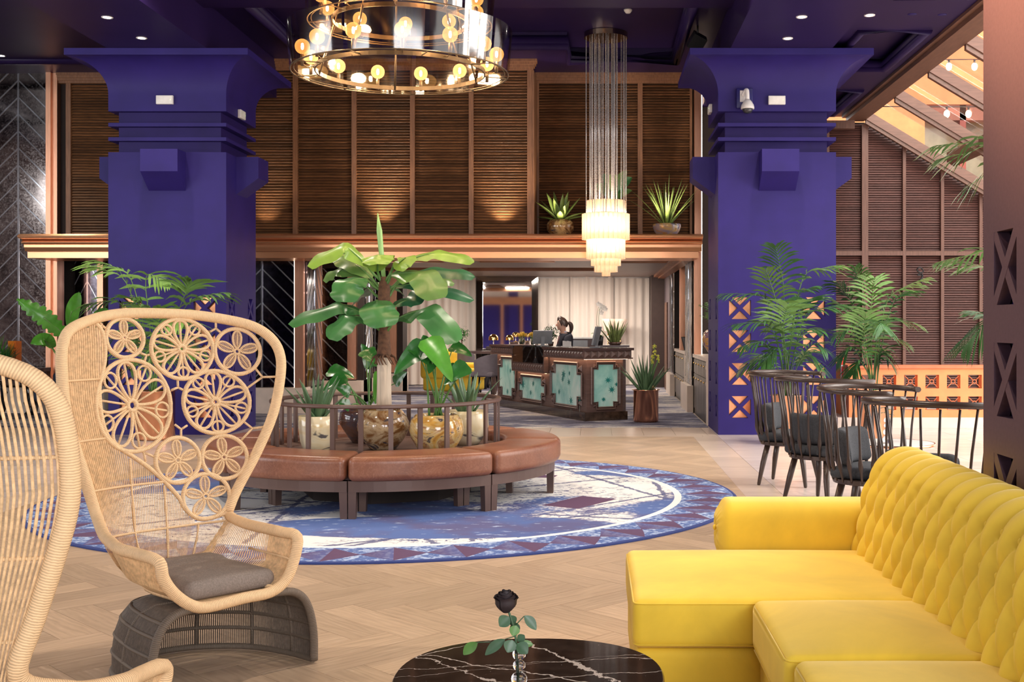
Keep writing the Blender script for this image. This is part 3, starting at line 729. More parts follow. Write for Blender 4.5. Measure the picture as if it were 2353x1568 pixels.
# ------------------------------------------------------------------ rug
def rug_mat():
    m, nt, N, L, p = newmat('map_printed_rug')
    tc = N.new('ShaderNodeTexCoord'); sp = N.new('ShaderNodeSeparateXYZ'); L.new(tc.outputs['Object'], sp.inputs[0])
    X, Y = sp.outputs[0], sp.outputs[1]
    r = math_n(nt, 'SQRT', math_n(nt, 'ADD', math_n(nt, 'MULTIPLY', X, X), math_n(nt, 'MULTIPLY', Y, Y)))
    th = math_n(nt, 'ARCTAN2', Y, X)
    v = tc.outputs['Object']
    fine = noise(nt, v, 26, 2, .6); mid = noise(nt, coords(nt, (1, 2.2, 1)), 7, 4, .65); big = noise(nt, v, .55, 2, .5); sc = noise(nt, coords(nt, (1, 1.8, 1)), 11, 3, .7, 1.2)
    blue = (.085, .145, .38); navy = (.05, .06, .19); white = (.80, .79, .78); pale = (.42, .52, .72); burg = (.11, .05, .115)
    # centre: white ground with navy speckle and drawn lines, and large blue washes
    spk = math_n(nt, 'MULTIPLY', ramp(nt, sc, ((.55, 0.), (.585, 1.))), ramp(nt, noise(nt, v, 1.1, 2), ((.40, 0.), (.50, 1.))))
    cen = mixc(nt, spk, white, navy)
    for ang, off, sc_ in ((.42, .3, 1.15), (-.75, .1, .9), (1.25, .55, 1.35), (2.2, .2, .8), (.05, .7, .75)):
        d = math_n(nt, 'ADD', math_n(nt, 'MULTIPLY', X, cos(ang)), math_n(nt, 'MULTIPLY', Y, sin(ang)))
        d = math_n(nt, 'ADD', d, math_n(nt, 'MULTIPLY', mid, .10))
        ln = math_n(nt, 'PINGPONG', math_n(nt, 'ADD', d, off), sc_)
        cen = mixc(nt, math_n(nt, 'MULTIPLY', math_n(nt, 'LESS_THAN', ln, .022), .85), cen, navy)
    wash = ramp(nt, math_n(nt, 'MULTIPLY_ADD', fine, .10, big), ((.60, 0.), (.63, 1.)))
    wcol = mixc(nt, ramp(nt, mid, ((.60, 0.), (.68, 1.))), mixc(nt, ramp(nt, noise(nt, v, 1.6, 3), ((.45, 0.), (.6, 1.))), blue, (.105, .105, .25)), pale)
    cen = mixc(nt, wash, cen, wcol)
    # big blue lens-shaped wash in front of the bench
    ex = math_n(nt, 'DIVIDE', math_n(nt, 'SUBTRACT', X, .55), 1.35); ey = math_n(nt, 'DIVIDE', math_n(nt, 'ADD', Y, 1.60), .48)
    el = math_n(nt, 'ADD', math_n(nt, 'MULTIPLY', ex, ex), math_n(nt, 'MULTIPLY', ey, ey))
    el = math_n(nt, 'MULTIPLY_ADD', mid, .35, el)
    cen = mixc(nt, ramp(nt, math_n(nt, 'MULTIPLY', el, .5), ((.55, 1.), (.6, 0.))), cen, wcol)
    # two burgundy plots
    for cx, cy, a, w, h in ((1.55, -.45, -.55, .17, .30), (.85, 1.30, -.2, .22, .14), (1.15, 1.18, -.2, .15, .10)):
        dx = math_n(nt, 'SUBTRACT', X, cx); dy = math_n(nt, 'SUBTRACT', Y, cy)
        u = math_n(nt, 'ADD', math_n(nt, 'MULTIPLY', dx, cos(a)), math_n(nt, 'MULTIPLY', dy, sin(a)))
        w_ = math_n(nt, 'SUBTRACT', math_n(nt, 'MULTIPLY', dy, cos(a)), math_n(nt, 'MULTIPLY', dx, sin(a)))
        bx = math_n(nt, 'MULTIPLY', math_n(nt, 'LESS_THAN', math_n(nt, 'ABSOLUTE', u), w), math_n(nt, 'LESS_THAN', math_n(nt, 'ABSOLUTE', w_), h))
        cen = mixc(nt, bx, cen, burg)
    # border: mottled blue with burgundy triangles
    k = math_n(nt, 'PINGPONG', math_n(nt, 'MULTIPLY', th, 40/(2*pi)*1.), .5)
    rr = math_n(nt, 'DIVIDE', math_n(nt, 'SUBTRACT', r, 2.40), .46)
    tri = math_n(nt, 'LESS_THAN', math_n(nt, 'ADD', math_n(nt, 'ABSOLUTE', math_n(nt, 'SUBTRACT', rr, .5)), math_n(nt, 'MULTIPLY', k, .9)), .46)
    half = math_n(nt, 'MULTIPLY', tri, ramp(nt, math_n(nt, 'FRACT', math_n(nt, 'MULTIPLY', th, 40/(2*pi))), ((0., 1.), (.5, .9), (.95, .2))))
    bor = mixc(nt, ramp(nt, fine, ((.47, 0.), (.60, 1.))), blue, pale)
    bor = mixc(nt, half, mixc(nt, math_n(nt, 'MULTIPLY', tri, .7), bor, (.085, .10, .30)), burg)
    c = mixc(nt, math_n(nt, 'GREATER_THAN', r, 2.34), cen, (.82, .82, .82))
    c = mixc(nt, math_n(nt, 'GREATER_THAN', math_n(nt, 'MULTIPLY_ADD', mid, .02, r), 2.41), c, bor)
    c = mixc(nt, math_n(nt, 'GREATER_THAN', r, 2.835), c, (.03, .05, .20))
    L.new(c, p.inputs['Base Color']); p.inputs['Roughness'].default_value = .92
    bump(nt, p, fine, .12, .004)
    return m
RUG = (-1.675, 9.96, 0)
MB(RUG).lathe([(2.865, .001), (2.865, .011), (2.85, .015), (.001, .015)], 96, c=RUG, smooth=False).build('round_rug', rug_mat(), label='large round blue and white map-print rug on the herringbone floor', cat='rug')
# ------------------------------------------------------------------ round leather bench
def leather():
    m, nt, N, L, p = newmat('tan_leather')
    v = coords(nt, rnd=True); a = noise(nt, v, 2.5, 5, .6)
    cr = noise(nt, v, 9, 6, .75, 2.5); cr2 = math_n(nt, 'ABSOLUTE', math_n(nt, 'SUBTRACT', cr, .5))
    c = ramp(nt, a, ((.3, (.145, .048, .024)), (.55, (.215, .075, .036)), (.75, (.27, .10, .05))))
    c = mixc(nt, ramp(nt, cr2, ((.0, .6), (.014, 0.))), c, (.42, .20, .12))
    L.new(c, p.inputs['Base Color']); L.new(ramp(nt, a, ((.3, .32), (.7, .45))), p.inputs['Roughness'])
    p.inputs['Coat Weight'].default_value = .08; p.inputs['Coat Roughness'].default_value = .3
    bump(nt, p, cr, .12, .003); return m
leather_m = leather()
bronze = M('bronze_brown_lacquer', (.115, .068, .055), .36, .25, var=.08, scale=4)
BC = Vector((-1.79, 10.1, 0)); NS = 8; A0 = radians(-91.5)
bench = thing('round_bench', 'round tan leather bench with bronze railing around the planters', 'bench', BC)
for k in range(NS):
    a0 = A0+2*pi*k/NS+.006; a1 = A0+2*pi*(k+1)/NS-.006
    def wp(o, a0=a0, a1=a1):
        a = lerp(a0, a1, (o.x+1)/2); return Vector((o.y*cos(a), o.y*sin(a), o.z))
    b = MB(); r0, r1 = 1.0, 1.49
    # rounded box laid along the arc (x is the arc, y the radius)
    hw = (a1-a0)/2*1.25
    b2 = MB(); b2.rbox(-hw, hw, r0, r1, .295, .478, .045, .014, n=10, cs=3)
    vs = [wp(Vector((x/hw, y, z))) for x, y, z in b2.v]; b.add(vs, b2.f, True)
    b.build('seat_cushion', leather_m, bench, weld=True)
def arc_bar(r0, r1, z0, z1, a0, a1, n=12):
    b = MB(); vs = []
    for i in range(n+1):
        a = lerp(a0, a1, i/n)
        for r, z in ((r0, z0), (r1, z0), (r1, z1), (r0, z1)): vs.append((r*cos(a), r*sin(a), z))
    fs = [(i*4+j, i*4+(j+1) % 4, i*4+4+(j+1) % 4, i*4+4+j) for i in range(n) for j in range(4)]+[(3, 2, 1, 0), (n*4, n*4+1, n*4+2, n*4+3)]
    return b.add(vs, fs)
for k in range(NS):
    a0 = A0+2*pi*k/NS; a1 = A0+2*pi*(k+1)/NS
    arc_bar(1.385, 1.44, .215, .297, a0+.004, a1-.004).build('apron', bronze, bench)
    arc_bar(1.02, 1.06, .215, .297, a0+.004, a1-.004).build('inner_rail', bronze, bench)
    for a, sg in ((a0, 1), (a1, -1)):
        for r, rz in ((1.41, .055), (1.06, .05)):
            b = MB(); b.T = Matrix.Rotation(a, 4, 'Z')
            y0, y1 = (.004, .068) if sg > 0 else (-.068, -.004); ym0, ym1 = (.004, .056) if sg > 0 else (-.056, -.004)
            b.hexa([(r-.03, ym0, .016), (r+.022, ym0, .016), (r+.022, ym1, .016), (r-.03, ym1, .016)], [(r-.035, y0, .297), (r+.028, y0, .297), (r+.028, y1, .297), (r-.035, y1, .297)])
            b.build('leg', bronze, bench)
MB().lathe([(.001, .30), (1.0, .30), (1.0, .405), (.001, .405)], 48, smooth=False).build('planter_deck', M('deck_brown', (.10, .05, .035), .65), bench)
MB().lathe([(.72, .018), (.72, .30)], 8, smooth=False, cap=False).build('plinth', dark_back, bench)
b = MB(); b.lathe([(.938, .795), (.972, .795), (.978, .803), (.978, .818), (.972, .826), (.938, .826), (.932, .818), (.932, .803), (.938, .795)], 96, smooth=False, cap=False); b.build('rail', bronze, bench)
for k in range(26):
    a = 2*pi*(k+.35)/26; b = MB(); b.T = Matrix.Rotation(a, 4, 'Z'); b.box(.945, .966, -.019, .019, .405, .797); b.build('baluster', bronze, bench)
# ------------------------------------------------------------------ pots and plants
def glaze(name, cols, scale=3., rough=.12, ground=None):
    m, nt, N, L, p = newmat(name)
    v = coords(nt, (1, 1, 1.7), rnd=True); a = noise(nt, v, scale, 4, .6, 1.8)
    n = len(cols); c = ramp(nt, a, [(.30+.42*i/(n-1), cols[i]) for i in range(n)])
    d = noise(nt, coords(nt, (1, 1, 2.6), (0, .3, 0), rnd=True), scale*1.6, 3, .6, 1.)
    c = mixc(nt, ramp(nt, d, ((.60, 0.), (.66, .9))), c, (.035, .035, .055))
    L.new(c, p.inputs['Base Color']); p.inputs['Roughness'].default_value = rough; p.inputs['Coat Weight'].default_value = .6; p.inputs['Coat Roughness'].default_value = .05
    return m
gl_cream = glaze('cream_glaze', ((.62, .46, .22), (.70, .60, .40), (.66, .60, .45)), 2.2, .2)
gl_brown = glaze('brown_glaze', ((.08, .032, .012), (.20, .09, .03), (.50, .37, .22), (.22, .10, .035)), 3.2)
gl_amber = glaze('amber_glaze', ((.40, .19, .045), (.60, .33, .07), (.62, .46, .22), (.33, .14, .06), (.55, .36, .10)), 3.4)
gl_gold = glaze('gold_mottled_glaze', ((.42, .20, .045), (.13, .05, .02), (.62, .42, .20), (.30, .13, .03)), 2.6)
gl_blue = glaze('gold_blue_glaze', ((.50, .25, .06), (.30, .28, .40), (.60, .40, .16), (.36, .16, .05)), 3.2)
gl_dark = glaze('dark_glaze', ((.03, .02, .02), (.10, .045, .03), (.045, .05, .08)), 3)
soil = M('dark_soil', (.05, .035, .025), .9, var=.4, scale=40)
gravel = M('white_gravel', (.42, .38, .32), .8, var=.6, scale=120)
GR = [M('banana_leaf_%s' % n, c, .33, var=.22, scale=5, stretch=(1, 1, 1), Specular_IOR_Level=.5) for n, c in
      (('lime', (.21, .35, .05)), ('green', (.05, .17, .045)), ('deep', (.03, .125, .05)), ('olive', (.11, .21, .05)))]
alo_m = M('glossy_dark_leaf', (.022, .115, .02), .2, var=.35, scale=6); alo_m2 = M('glossy_bright_leaf', (.07, .25, .025), .25, var=.25, scale=6)
aloe_m = M('grey_green_aloe', (.085, .16, .075), .4, var=.22, scale=7); agave_m = M('green_agave', (.13, .24, .05), .38, var=.25, scale=6)
palm_m = M('palm_leaflet', (.040, .125, .032), .35, var=.35, scale=4); palm_l = M('pale_palm_leaflet', (.115, .235, .055), .35, var=.3, scale=4)
stem_m = M('green_stem', (.10, .22, .05), .45, var=.2, scale=6)
def leaf_mesh(b, base, tip, width, up=(0, 0, 1), sag=.1, fold=.15, n=10, shape='banana', twist=0., wav=0., stalk=0.):
    """a leaf blade from base to tip: width profile, fold at the midrib, drooping by sag"""
    A, T = Vector(base), Vector(tip); d = T-A; L = d.length; up = Vector(up)
    side = d.cross(up); side = side.normalized() if side.length > 1e-6 else Vector((1, 0, 0))
    nrm = side.cross(d).normalized()
    prof = {'banana': lambda t: (sin(pi*min(1, t*1.02)**.75)**.55)*(1 if t < .98 else .5), 'heart': lambda t: ((1-t)**.62)*(min(1, (t+.05)*5.5)**.6)*1.15, 'blade': lambda t: (1-t)**.7*(.55+.9*min(.5, t)), 'lance': lambda t: sin(pi*(t*.96+.02))**.8}[shape]
    def fn(u, v):
        t = v; c = A+d*t+Vector((0, 0, 1))*(sag*L*4*t*(1-t)-0*t)
        w = width*prof(t); s = (u-.5)*2
        tw = twist*t
        sv = side*cos(tw)+nrm*sin(tw); nv = nrm*cos(tw)-side*sin(tw)
        return c+sv*(s*w*.5)+nv*(abs(s)*w*fold+wav*w*sin(t*19+s*2)*abs(s))
    return b.grid(fn, 4 if shape != 'blade' else 2, n)
def pot(name, loc, prof, mat, label, cat='planter', soil_r=None, soil_z=None, group=None, sm=soil):
    t = thing(name, label, cat, loc, group=group); MB().lathe(prof, 40, cap=True).build('body', mat, t)
    if soil_r: MB().lathe([(.001, soil_z), (soil_r, soil_z)], 24, cap=False).build('topsoil', sm, t)
    return t
DZ = .406
pot('plant_pot', (-2.28, 9.62, DZ), [(.085, 0), (.11, .02), (.135, .10), (.148, .20), (.150, .30), (.145, .302), (.14, .29), (.138, .27)], gl_cream, 'tall cream glazed pot with aloe inside the round railing', soil_r=.14, soil_z=.28, sm=gravel)
pot('plant_pot', (-2.06, 10.42, DZ), [(.09, 0), (.13, .05), (.21, .18), (.20, .27), (.15, .315), (.14, .30)], gl_dark, 'dark blue brown glazed pot behind the banana pot', soil_r=.15, soil_z=.29)
pot('plant_pot', (-1.78, 9.86, DZ), [(.10, 0), (.115, .012), (.17, .08), (.215, .165), (.218, .22), (.19, .285), (.155, .33), (.145, .335), (.14, .315)], gl_brown, 'round brown and cream glazed pot holding the banana tree', soil_r=.15, soil_z=.31, sm=gravel)
pot('plant_pot', (-1.305, 9.66, DZ), [(.12, 0), (.15, .02), (.205, .11), (.225, .18), (.21, .26), (.175, .305), (.165, .31), (.16, .29)], gl_amber, 'round amber glazed pot with broad leaved plant in the railing', soil_r=.17, soil_z=.29, sm=gravel)
pot('plant_pot', (-1.12, 10.25, DZ), [(.10, 0), (.14, .05), (.19, .16), (.185, .27), (.17, .30), (.16, .28)], gl_cream, 'pale glazed pot of aloe half hidden behind the amber pot', soil_r=.17, soil_z=.27)
# banana tree
bt = thing('banana_tree', 'tall artificial banana tree rising from the middle planter', 'banana tree', (-1.78, 9.9, DZ+.30))
BT = Vector(bt.location)
trunk_m = M('pale_banana_trunk', (.52, .42, .32), .6, var=.28, scale=6, stretch=(6, 6, .4)); fibre = M('brown_fibre', (.11, .05, .025), .9, var=.4, scale=25, bmp=.5)
P = [Vector((0, 0, z)) for z in (0, .15, .30, .47)]; MB().tube(P, [.068, .062, .06, .062], 16).build('trunk', trunk_m, bt)
MB().tube([(0, 0, z) for z in (.45, .50, .6, .75, .9, 1.05, 1.15)], [.05, .062, .052, .045, .05, .052, .03], 14).build('crown_shaft', fibre, bt)
rng = random.Random(3); b = MB()
for k in range(16):
    a = rng.uniform(0, 6.28); b.tube([(.055*cos(a), .055*sin(a), .49), (.09*cos(a), .09*sin(a), .47), (rng.uniform(.08, .13)*cos(a+.3), .11*sin(a+.3), .41)], [.012, .008, .003], 5)
b.build('bark_shreds', fibre, bt)
def px_leaf(base, kink, tip, w, mi, d0=0., d1=0., up=(0, -.5, .85), fold=.12, twist=0.):
    """banana leaf: stalk from the crown to base, blade over a kink to the tip; pixel points measured on the photograph, d = depth offsets"""
    Y = BT.y; a = at(base[0], base[1], Y+d0*.3)-BT; k = at(kink[0], kink[1], Y+(d0+d1)/2)-BT; t = at(tip[0], tip[1], Y+d1)-BT
    C = [a, lerp(a, k, .55)+Vector((0, 0, .02)), k, lerp(k, t, .55)+Vector((0, 0, .015)), t]
    pts = catmull(C, 6); n = len(pts)-1; b = MB(); upv = Vector(up)
    def fn(u, v):
        i = min(n-1, int(v*n)); f = v*n-i; c = lerp(pts[i], pts[i+1], f); d = (pts[i+1]-pts[i]).normalized()
        s = d.cross(upv).normalized(); nn = s.cross(d); q = (u-.5)*2
        s2 = s*cos(twist)+nn*sin(twist); n2 = nn*cos(twist)-s*sin(twist)
        ww = w*(max(0, min(1, v/.3))**.6)*(max(0, 1-max(0, (v-.72)/.28)**2.2)**.55)*(1+.05*sin(v*23+q*2))
        return c+s2*(q*ww*.5)+n2*(-abs(q)*ww*fold+ww*.05*sin(v*17)*abs(q))
    b.grid(fn, 6, 20); leaf = b.build('leaf', GR[mi], bt)
    root = Vector((rng.uniform(-.015, .015), rng.uniform(-.02, .0), max(.60, min(1.1, a.z-.12))))
    MB().tube([root, lerp(root, a, .6)+Vector((0, 0, -.015)), a]+[p+Vector((0, -.004, -.004)) for p in pts[1:13:3]], [.016, .012, .010, .008, .006, .004, .002], 6).build('leaf_stalk', stem_m, bt)
for q in (
    ((845, 612), (790, 567), (706, 612), .22, 0, -.02, -.1), ((868, 625), (868, 585), (868, 607), .26, 0, -.1, -.35), ((905, 610), (935, 592), (912, 622), .17, 0, -.1, -.2),
    ((935, 600), (1010, 582), (1090, 603), .17, 0, 0, -.05), ((855, 640), (810, 605), (770, 590), .20, 3, -.05, .2), ((840, 635), (775, 622), (742, 645), .17, 3, .1, .15),
    ((840, 640), (800, 650), (790, 695), .27, 1, -.1, -.3), ((900, 630), (975, 632), (1005, 688), .28, 3, -.1, -.4), ((920, 640), (1010, 622), (1092, 636), .19, 2, .1, .2),
    ((915, 650), (1000, 640), (1045, 652), .16, 3, .2, .35), ((905, 660), (975, 655), (1090, 690), .18, 2, .1, .2), ((865, 690), (868, 705), (885, 752), .30, 1, -.25, -.42),
    ((835, 720), (775, 704), (662, 745), .22, 1, -.05, -.15), ((850, 735), (800, 730), (756, 780), .24, 1, -.15, -.3), ((905, 735), (985, 712), (1050, 788), .27, 1, -.1, -.35),
    ((905, 705), (945, 690), (970, 668), .18, 2, .1, .25), ((870, 650), (905, 662), (925, 675), .2, 2, .15, .35), ((845, 660), (830, 680), (812, 700), .2, 2, .1, .3)): px_leaf(*q)
b = MB(); top = at(868, 490, BT.y)-BT; b.tube([(0, 0, 1.1), lerp(Vector((0, 0, 1.1)), top, .4), lerp(Vector((0, 0, 1.1)), top, .75), top], [.018, .021, .024, .003], 10); b.build('rolled_leaf', M('young_rolled_leaf', (.28, .48, .16), .4, var=.25, scale=8, stretch=(5, 5, .4)), bt)
def aloe(loc, n, L, w, mat, label, spread=.6, seed=0, name='aloe_plant', thick=True, cat='plant', rmin=.0, flat=.35, mid=0.):
    t = thing(name, label, cat, loc); r = random.Random(seed)
    for k in range(n):
        a = 2.4*k+r.uniform(-.3, .3); q = (k+.5)/n; tilt = spread*(.15+.95*q)*r.uniform(.8, 1.15); l = L*r.uniform(.72, 1.05)
        d = Vector((cos(a)*sin(tilt), sin(a)*sin(tilt), cos(tilt))); o = Vector((cos(a), sin(a), 0))*(.01+rmin*q)
        pts = []; m = 7
        for i in range(m+1):
            s = i/m; pts.append(o+d*l*s+Vector((0, 0, -1))*l*.16*spread*q*s*s+Vector((cos(a), sin(a), 0))*l*.04*s*s)
        rad = [w*(1-(i/m)**1.6)*.5*(1-mid+mid*3*(i/m+.12)*(1-.45*i/m))+.0012 for i in range(m+1)]
        MB().tube(pts, rad, 6, flat=flat).build('leaf', mat, t)
    return t
aloe((-2.28, 9.62, DZ+.28), 16, .40, .062, aloe_m, 'spiky grey green aloe in the tall cream pot', .75, 4, rmin=.05)
aloe((-1.12, 10.25, DZ+.27), 11, .46, .065, aloe_m, 'spiky aloe behind the broad leaved plant on the planter right', .75, 9, rmin=.05)
def heart_plant(loc, leaves, label, seed=0):
    """large glossy arrow leaves on tall stalks; leaves = (tip of stalk px, leaf tip px, width, depth offset, bright)"""
    t = thing('alocasia', label, 'plant', loc); O = Vector(loc); r = random.Random(seed)
    for (sx, sy), (tx, ty), w, dy, br in leaves:
        a = at(sx, sy, O.y+dy)-O; e = at(tx, ty, O.y+dy-.06)-O; root = Vector((r.uniform(-.05, .05), r.uniform(-.05, .05), 0))
        MB().tube(catmull([root, lerp(root, a, .5)+Vector((0, 0, .04)), a], 5), [.011-.007*i/10 for i in range(11)], 6).build('stalk', stem_m, t)
        d = (e-a); b = MB(); leaf_mesh(b, a-d*.12, e, w, up=(.25, -.75, .5), sag=.07, fold=.10, n=10, shape='heart', wav=.03); b.build('leaf', alo_m2 if br else alo_m, t)
heart_plant((-1.32, 9.70, DZ+.29), (((985, 818), (972, 770), .17, -.1, 0), ((975, 800), (905, 862), .20, -.12, 0), ((985, 790), (1040, 880), .22, -.2, 1), ((1030, 868), (1055, 838), .15, -.15, 0),
    ((1070, 845), (1020, 885), .16, -.2, 0), ((1000, 820), (985, 860), .13, -.1, 0), ((1040, 800), (1085, 820), .13, .1, 0), ((1030, 850), (1075, 862), .12, -.1, 0), ((955, 800), (985, 840), .16, -.1, 0)), 'broad arrow leaved plant in the amber pot', 2)
heart_plant((-2.04, 10.42, DZ+.29), (((760, 855), (815, 870), .15, .0, 0), ((840, 810), (870, 845), .17, 0, 0), ((880, 862), (862, 930), .15, -.35, 1), ((790, 870), (742, 900), .13, -.1, 0), ((800, 905), (770, 890), .12, -.1, 0),
    ((850, 840), (830, 790), .13, .1, 0), ((800, 935), (775, 925), .12, -.2, 0), ((910, 880), (935, 855), .11, 0, 0)), 'glossy broad leaved plant behind the banana trunk', 5)
# ------------------------------------------------------------------ wicker throne chairs
def rope(name, col, sc=70, bmp=.5, dark=.45):
    m, nt, N, L, p = newmat(name)
    v = coords(nt); f = noise(nt, v, 60, 3); al = N.new('ShaderNodeAttribute'); al.attribute_name = 'along'; al.attribute_type = 'GEOMETRY'
    w = math_n(nt, 'SINE', math_n(nt, 'ADD', math_n(nt, 'MULTIPLY', al.outputs['Fac'], sc), math_n(nt, 'MULTIPLY', f, 3.)))
    g = math_n(nt, 'ADD', math_n(nt, 'MULTIPLY', w, .28), math_n(nt, 'MULTIPLY_ADD', f, .4, .3))
    L.new(ramp(nt, g, ((.15, tuple(x*dark for x in col)), (.5, col), (.9, tuple(min(1, x*1.25) for x in col)))), p.inputs['Base Color'])
    p.inputs['Roughness'].default_value = .7; bump(nt, p, g, bmp, .004); return m
rope_m = rope('tan_rope', (.70, .47, .26), 900, .4, .7); rope_d = rope('dark_brown_rope', (.125, .092, .066), 900, .4, .7)
strand_m = M('tan_cord', (.64, .42, .22), .7, var=.25, scale=60); strand_d = M('dark_cord', (.10, .072, .052), .7, var=.3, scale=60)
fab_grey = M('grey_woven_fabric', (.205, .165, .14), .9, var=.22, scale=160, stretch=(1, 1, 1), bmp=.2)
WO = Vector((-1.66, 4.98, 0)); WA = radians(-42); wd_, wn_ = Vector((cos(WA), sin(WA), 0)), Vector((-sin(WA), cos(WA), 0))
def tb(s, z):
    w = max(0, abs(s)-.10); return -.26-.15*(z-.45)/1.05+.75*w*w*(1.2 if s < 0 else 1.)
def wp_(px, py, t=None):
    """local point (t forward, s to the sitter's left, z) of a chair point measured at a pixel, t known or on the back shell"""
    s, z = 0., .8; A = (px-VX)/FPX
    for _ in range(60):
        tt = tb(s, z) if t is None else t
        lam = (tt+WO.dot(wd_))/(A*wd_.x+wd_.y); q = Vector((lam*A, lam, 0))-WO
        s += .5*(q.dot(wn_)-s); z += .5*(EYE-(py-VY)*lam/FPX-z)
    return Vector((tb(s, z) if t is None else t, s, z))
def onback(s, z, off=0.):
    if z < .60:
        k = min(1, (.60-z)/.24); k = k*k; s = -.05+(s+.05)*(1-.42*k)
    return Vector((tb(s, z)+off, s, z))
RIM_B = [(527, 1185), (530, 1160), (550, 1115), (590, 1040), (628, 950), (645, 860), (642, 810), (620, 775), (580, 750), (520, 735), (440, 724), (340, 720), (270, 722), (210, 735), (160, 760), (143, 800), (142, 860), (150, 940), (170, 1020), (195, 1100), (220, 1180)]
armR = [wp_(683, 1235, .30), wp_(650, 1224, .20), wp_(620, 1217, .10), wp_(565, 1204, -.10)]
armL = [wp_(238, 1228, -.10), wp_(255, 1247, -.02), wp_(275, 1262, .08), wp_(320, 1275, .18), wp_(365, 1292, .30)]
front = [wp_(*q, .31) for q in ((375, 1330), (400, 1365), (440, 1392), (480, 1395), (560, 1375), (620, 1362), (655, 1335), (675, 1290))]
rimB = [wp_(*q) for q in RIM_B]
BOUND = [wp_(*q) for q in ((218, 741), (234, 762), (241, 798), (239, 837), (229, 880), (228, 909), (232, 951), (243, 994), (264, 1023), (303, 1048), (343, 1076), (378, 1107), (411, 1144), (425, 1169), (450, 1190), (475, 1193), (507, 1184), (524, 1176))]
def wicker_chair(label):
    t = thing('wicker_chair', label, 'chair', WO, WA, group='tall wicker flower chairs')
    shell = armR+rimB+armL+front
    b = MB(); b.tube(catmull(shell, 4, True), .0235, 10, closed=True); b.build('rim', rope_m, t)
    b = MB(); b.tube(catmull(BOUND, 4), .010, 7); b.build('inner_edge', rope_m, t)
    # vertical cords
    top = [(p.y, p.z) for p in BOUND]; leftrim = [(p.y, p.z) for p in rimB[13:]]
    poly = top+[(.27, .55), (.25, .36), (-.32, .36), (-.34, .6)]+leftrim[::-1]
    def inside(x, z):
        c = False
        for i in range(len(poly)):
            a, e = poly[i-1], poly[i]
            if (a[1] > z) != (e[1] > z) and x < (e[0]-a[0])*(z-a[1])/(e[1]-a[1])+a[0]: c = not c
        return c
    def edge(pts, z):
        pts = sorted(pts, key=lambda q: q[1])
        if z <= pts[0][1]: return pts[0][0]+(pts[0][1]-z)*.16*(1 if pts[0][0] < 0 else -1)
        for a, e in zip(pts[:-1], pts[1:]):
            if a[1] <= z <= e[1]: return lerp(a[0], e[0], (z-a[1])/max(1e-6, e[1]-a[1]))
        return pts[-1][0]
    Ls = [(p.y, p.z) for p in rimB[15:]]; Rs = [(p.y, p.z) for p in rimB[1:7]]
    zl = [.36+1.13*k/44 for k in range(45)]; b = MB(); ends = []
    for k in range(86):
        q = (k+.5)/86; cur = []
        for z in zl+[9]:
            s = lerp(edge(Ls, min(z, 1.36)), edge(Rs, min(z, 1.3)), q) if z < 9 else 0
            if z < 9 and inside(s, z): cur.append(onback(s, z))
            else:
                if len(cur) > 1: cc_ = cur[::3]+([cur[-1]] if (len(cur)-1) % 3 else []); b.tube(cc_, [.0019+.0030*max(0, min(1, (p.z-.50)/.5))*max(0, min(1, (-.12-p.y)/.2)) for p in cc_], 4, cap=False)
                cur = []
    sbot = lambda t_, sg: (-.05+(sg*.185)*(1-max(0, (.02-t_)/.28)**1.7*.55))
    for arm, sg in (([rimB[-1]]+armL, -1), (armR+[rimB[0]], 1)):       # cords below the two arms
        P = catmull(arm, 8)
        for i, p in enumerate(P):
            for h in (0, .5):
                if h and i+1 >= len(P): continue
                p2 = lerp(p, P[i+1], h) if h else p
                bot = Vector((p2.x*.98, sbot(p2.x, sg), .36))
                b.tube([p2, lerp(p2, bot,   .5)+Vector((0, .040*sg*max(0, min(1, (p2.x+.16)/.26)), -.03)), bot], .0026, 4, cap=False)
        e = [Vector((lerp(-.26, .31, k/6), sbot(lerp(-.26, .31, k/6), sg), .36)) for k in range(7)]
        b.tube(e, .011, 6)
    b.tube([Vector((-.26, lerp(sbot(-.26, -1), sbot(-.26, 1), k/6), .36)) for k in range(7)], .011, 6)
    b.build('woven_cords', strand_m, t, kind='stuff')
    RB = lambda pts, r: MB().tube(pts, r, 5).build('rib', rope_m, t)
    for z in (.56, .76, .97, 1.22):               # horizontal ribs of the shell
        cur = []
        for k in range(61):
            s = lerp(edge(Ls, z), edge(Rs, z), k/60)
            if inside(s, z): cur.append(onback(s, z, .004))
        if len(cur) > 2: RB(cur[::3]+[cur[-1]], .0055)
    for sg, arm in ((-1, armL), (1, armR)):
        P = catmull(arm, 4); RB([Vector((p.x, lerp(p.y, -.05+sg*.185, .30), lerp(p.z, .36, .45))) for p in P if p.x > -.05], .005)
    for s in (-.17, -.02, .13):                   # upright ribs
        zt = max(z for z in zl if inside(s, z)) if any(inside(s, z) for z in zl) else .5
        RB([onback(s, lerp(.36, zt, k/5), .004) for k in range(6)], .005)
    b = MB(); b.prism([(.29, -.20), (.29, .11), (.0, .11), (-.16, .06), (-.24, .0), (-.24, -.09), (-.16, -.15), (.0, -.20)], .338, .352); b.build('seat_pan', strand_m, t)
    # rosettes
    def loop(c, pts, r, bb, n=5, closed=True):
        bb.tube([onback(c[0]+x, c[1]+z, .002) for x, z in pts], r, n, closed=closed)
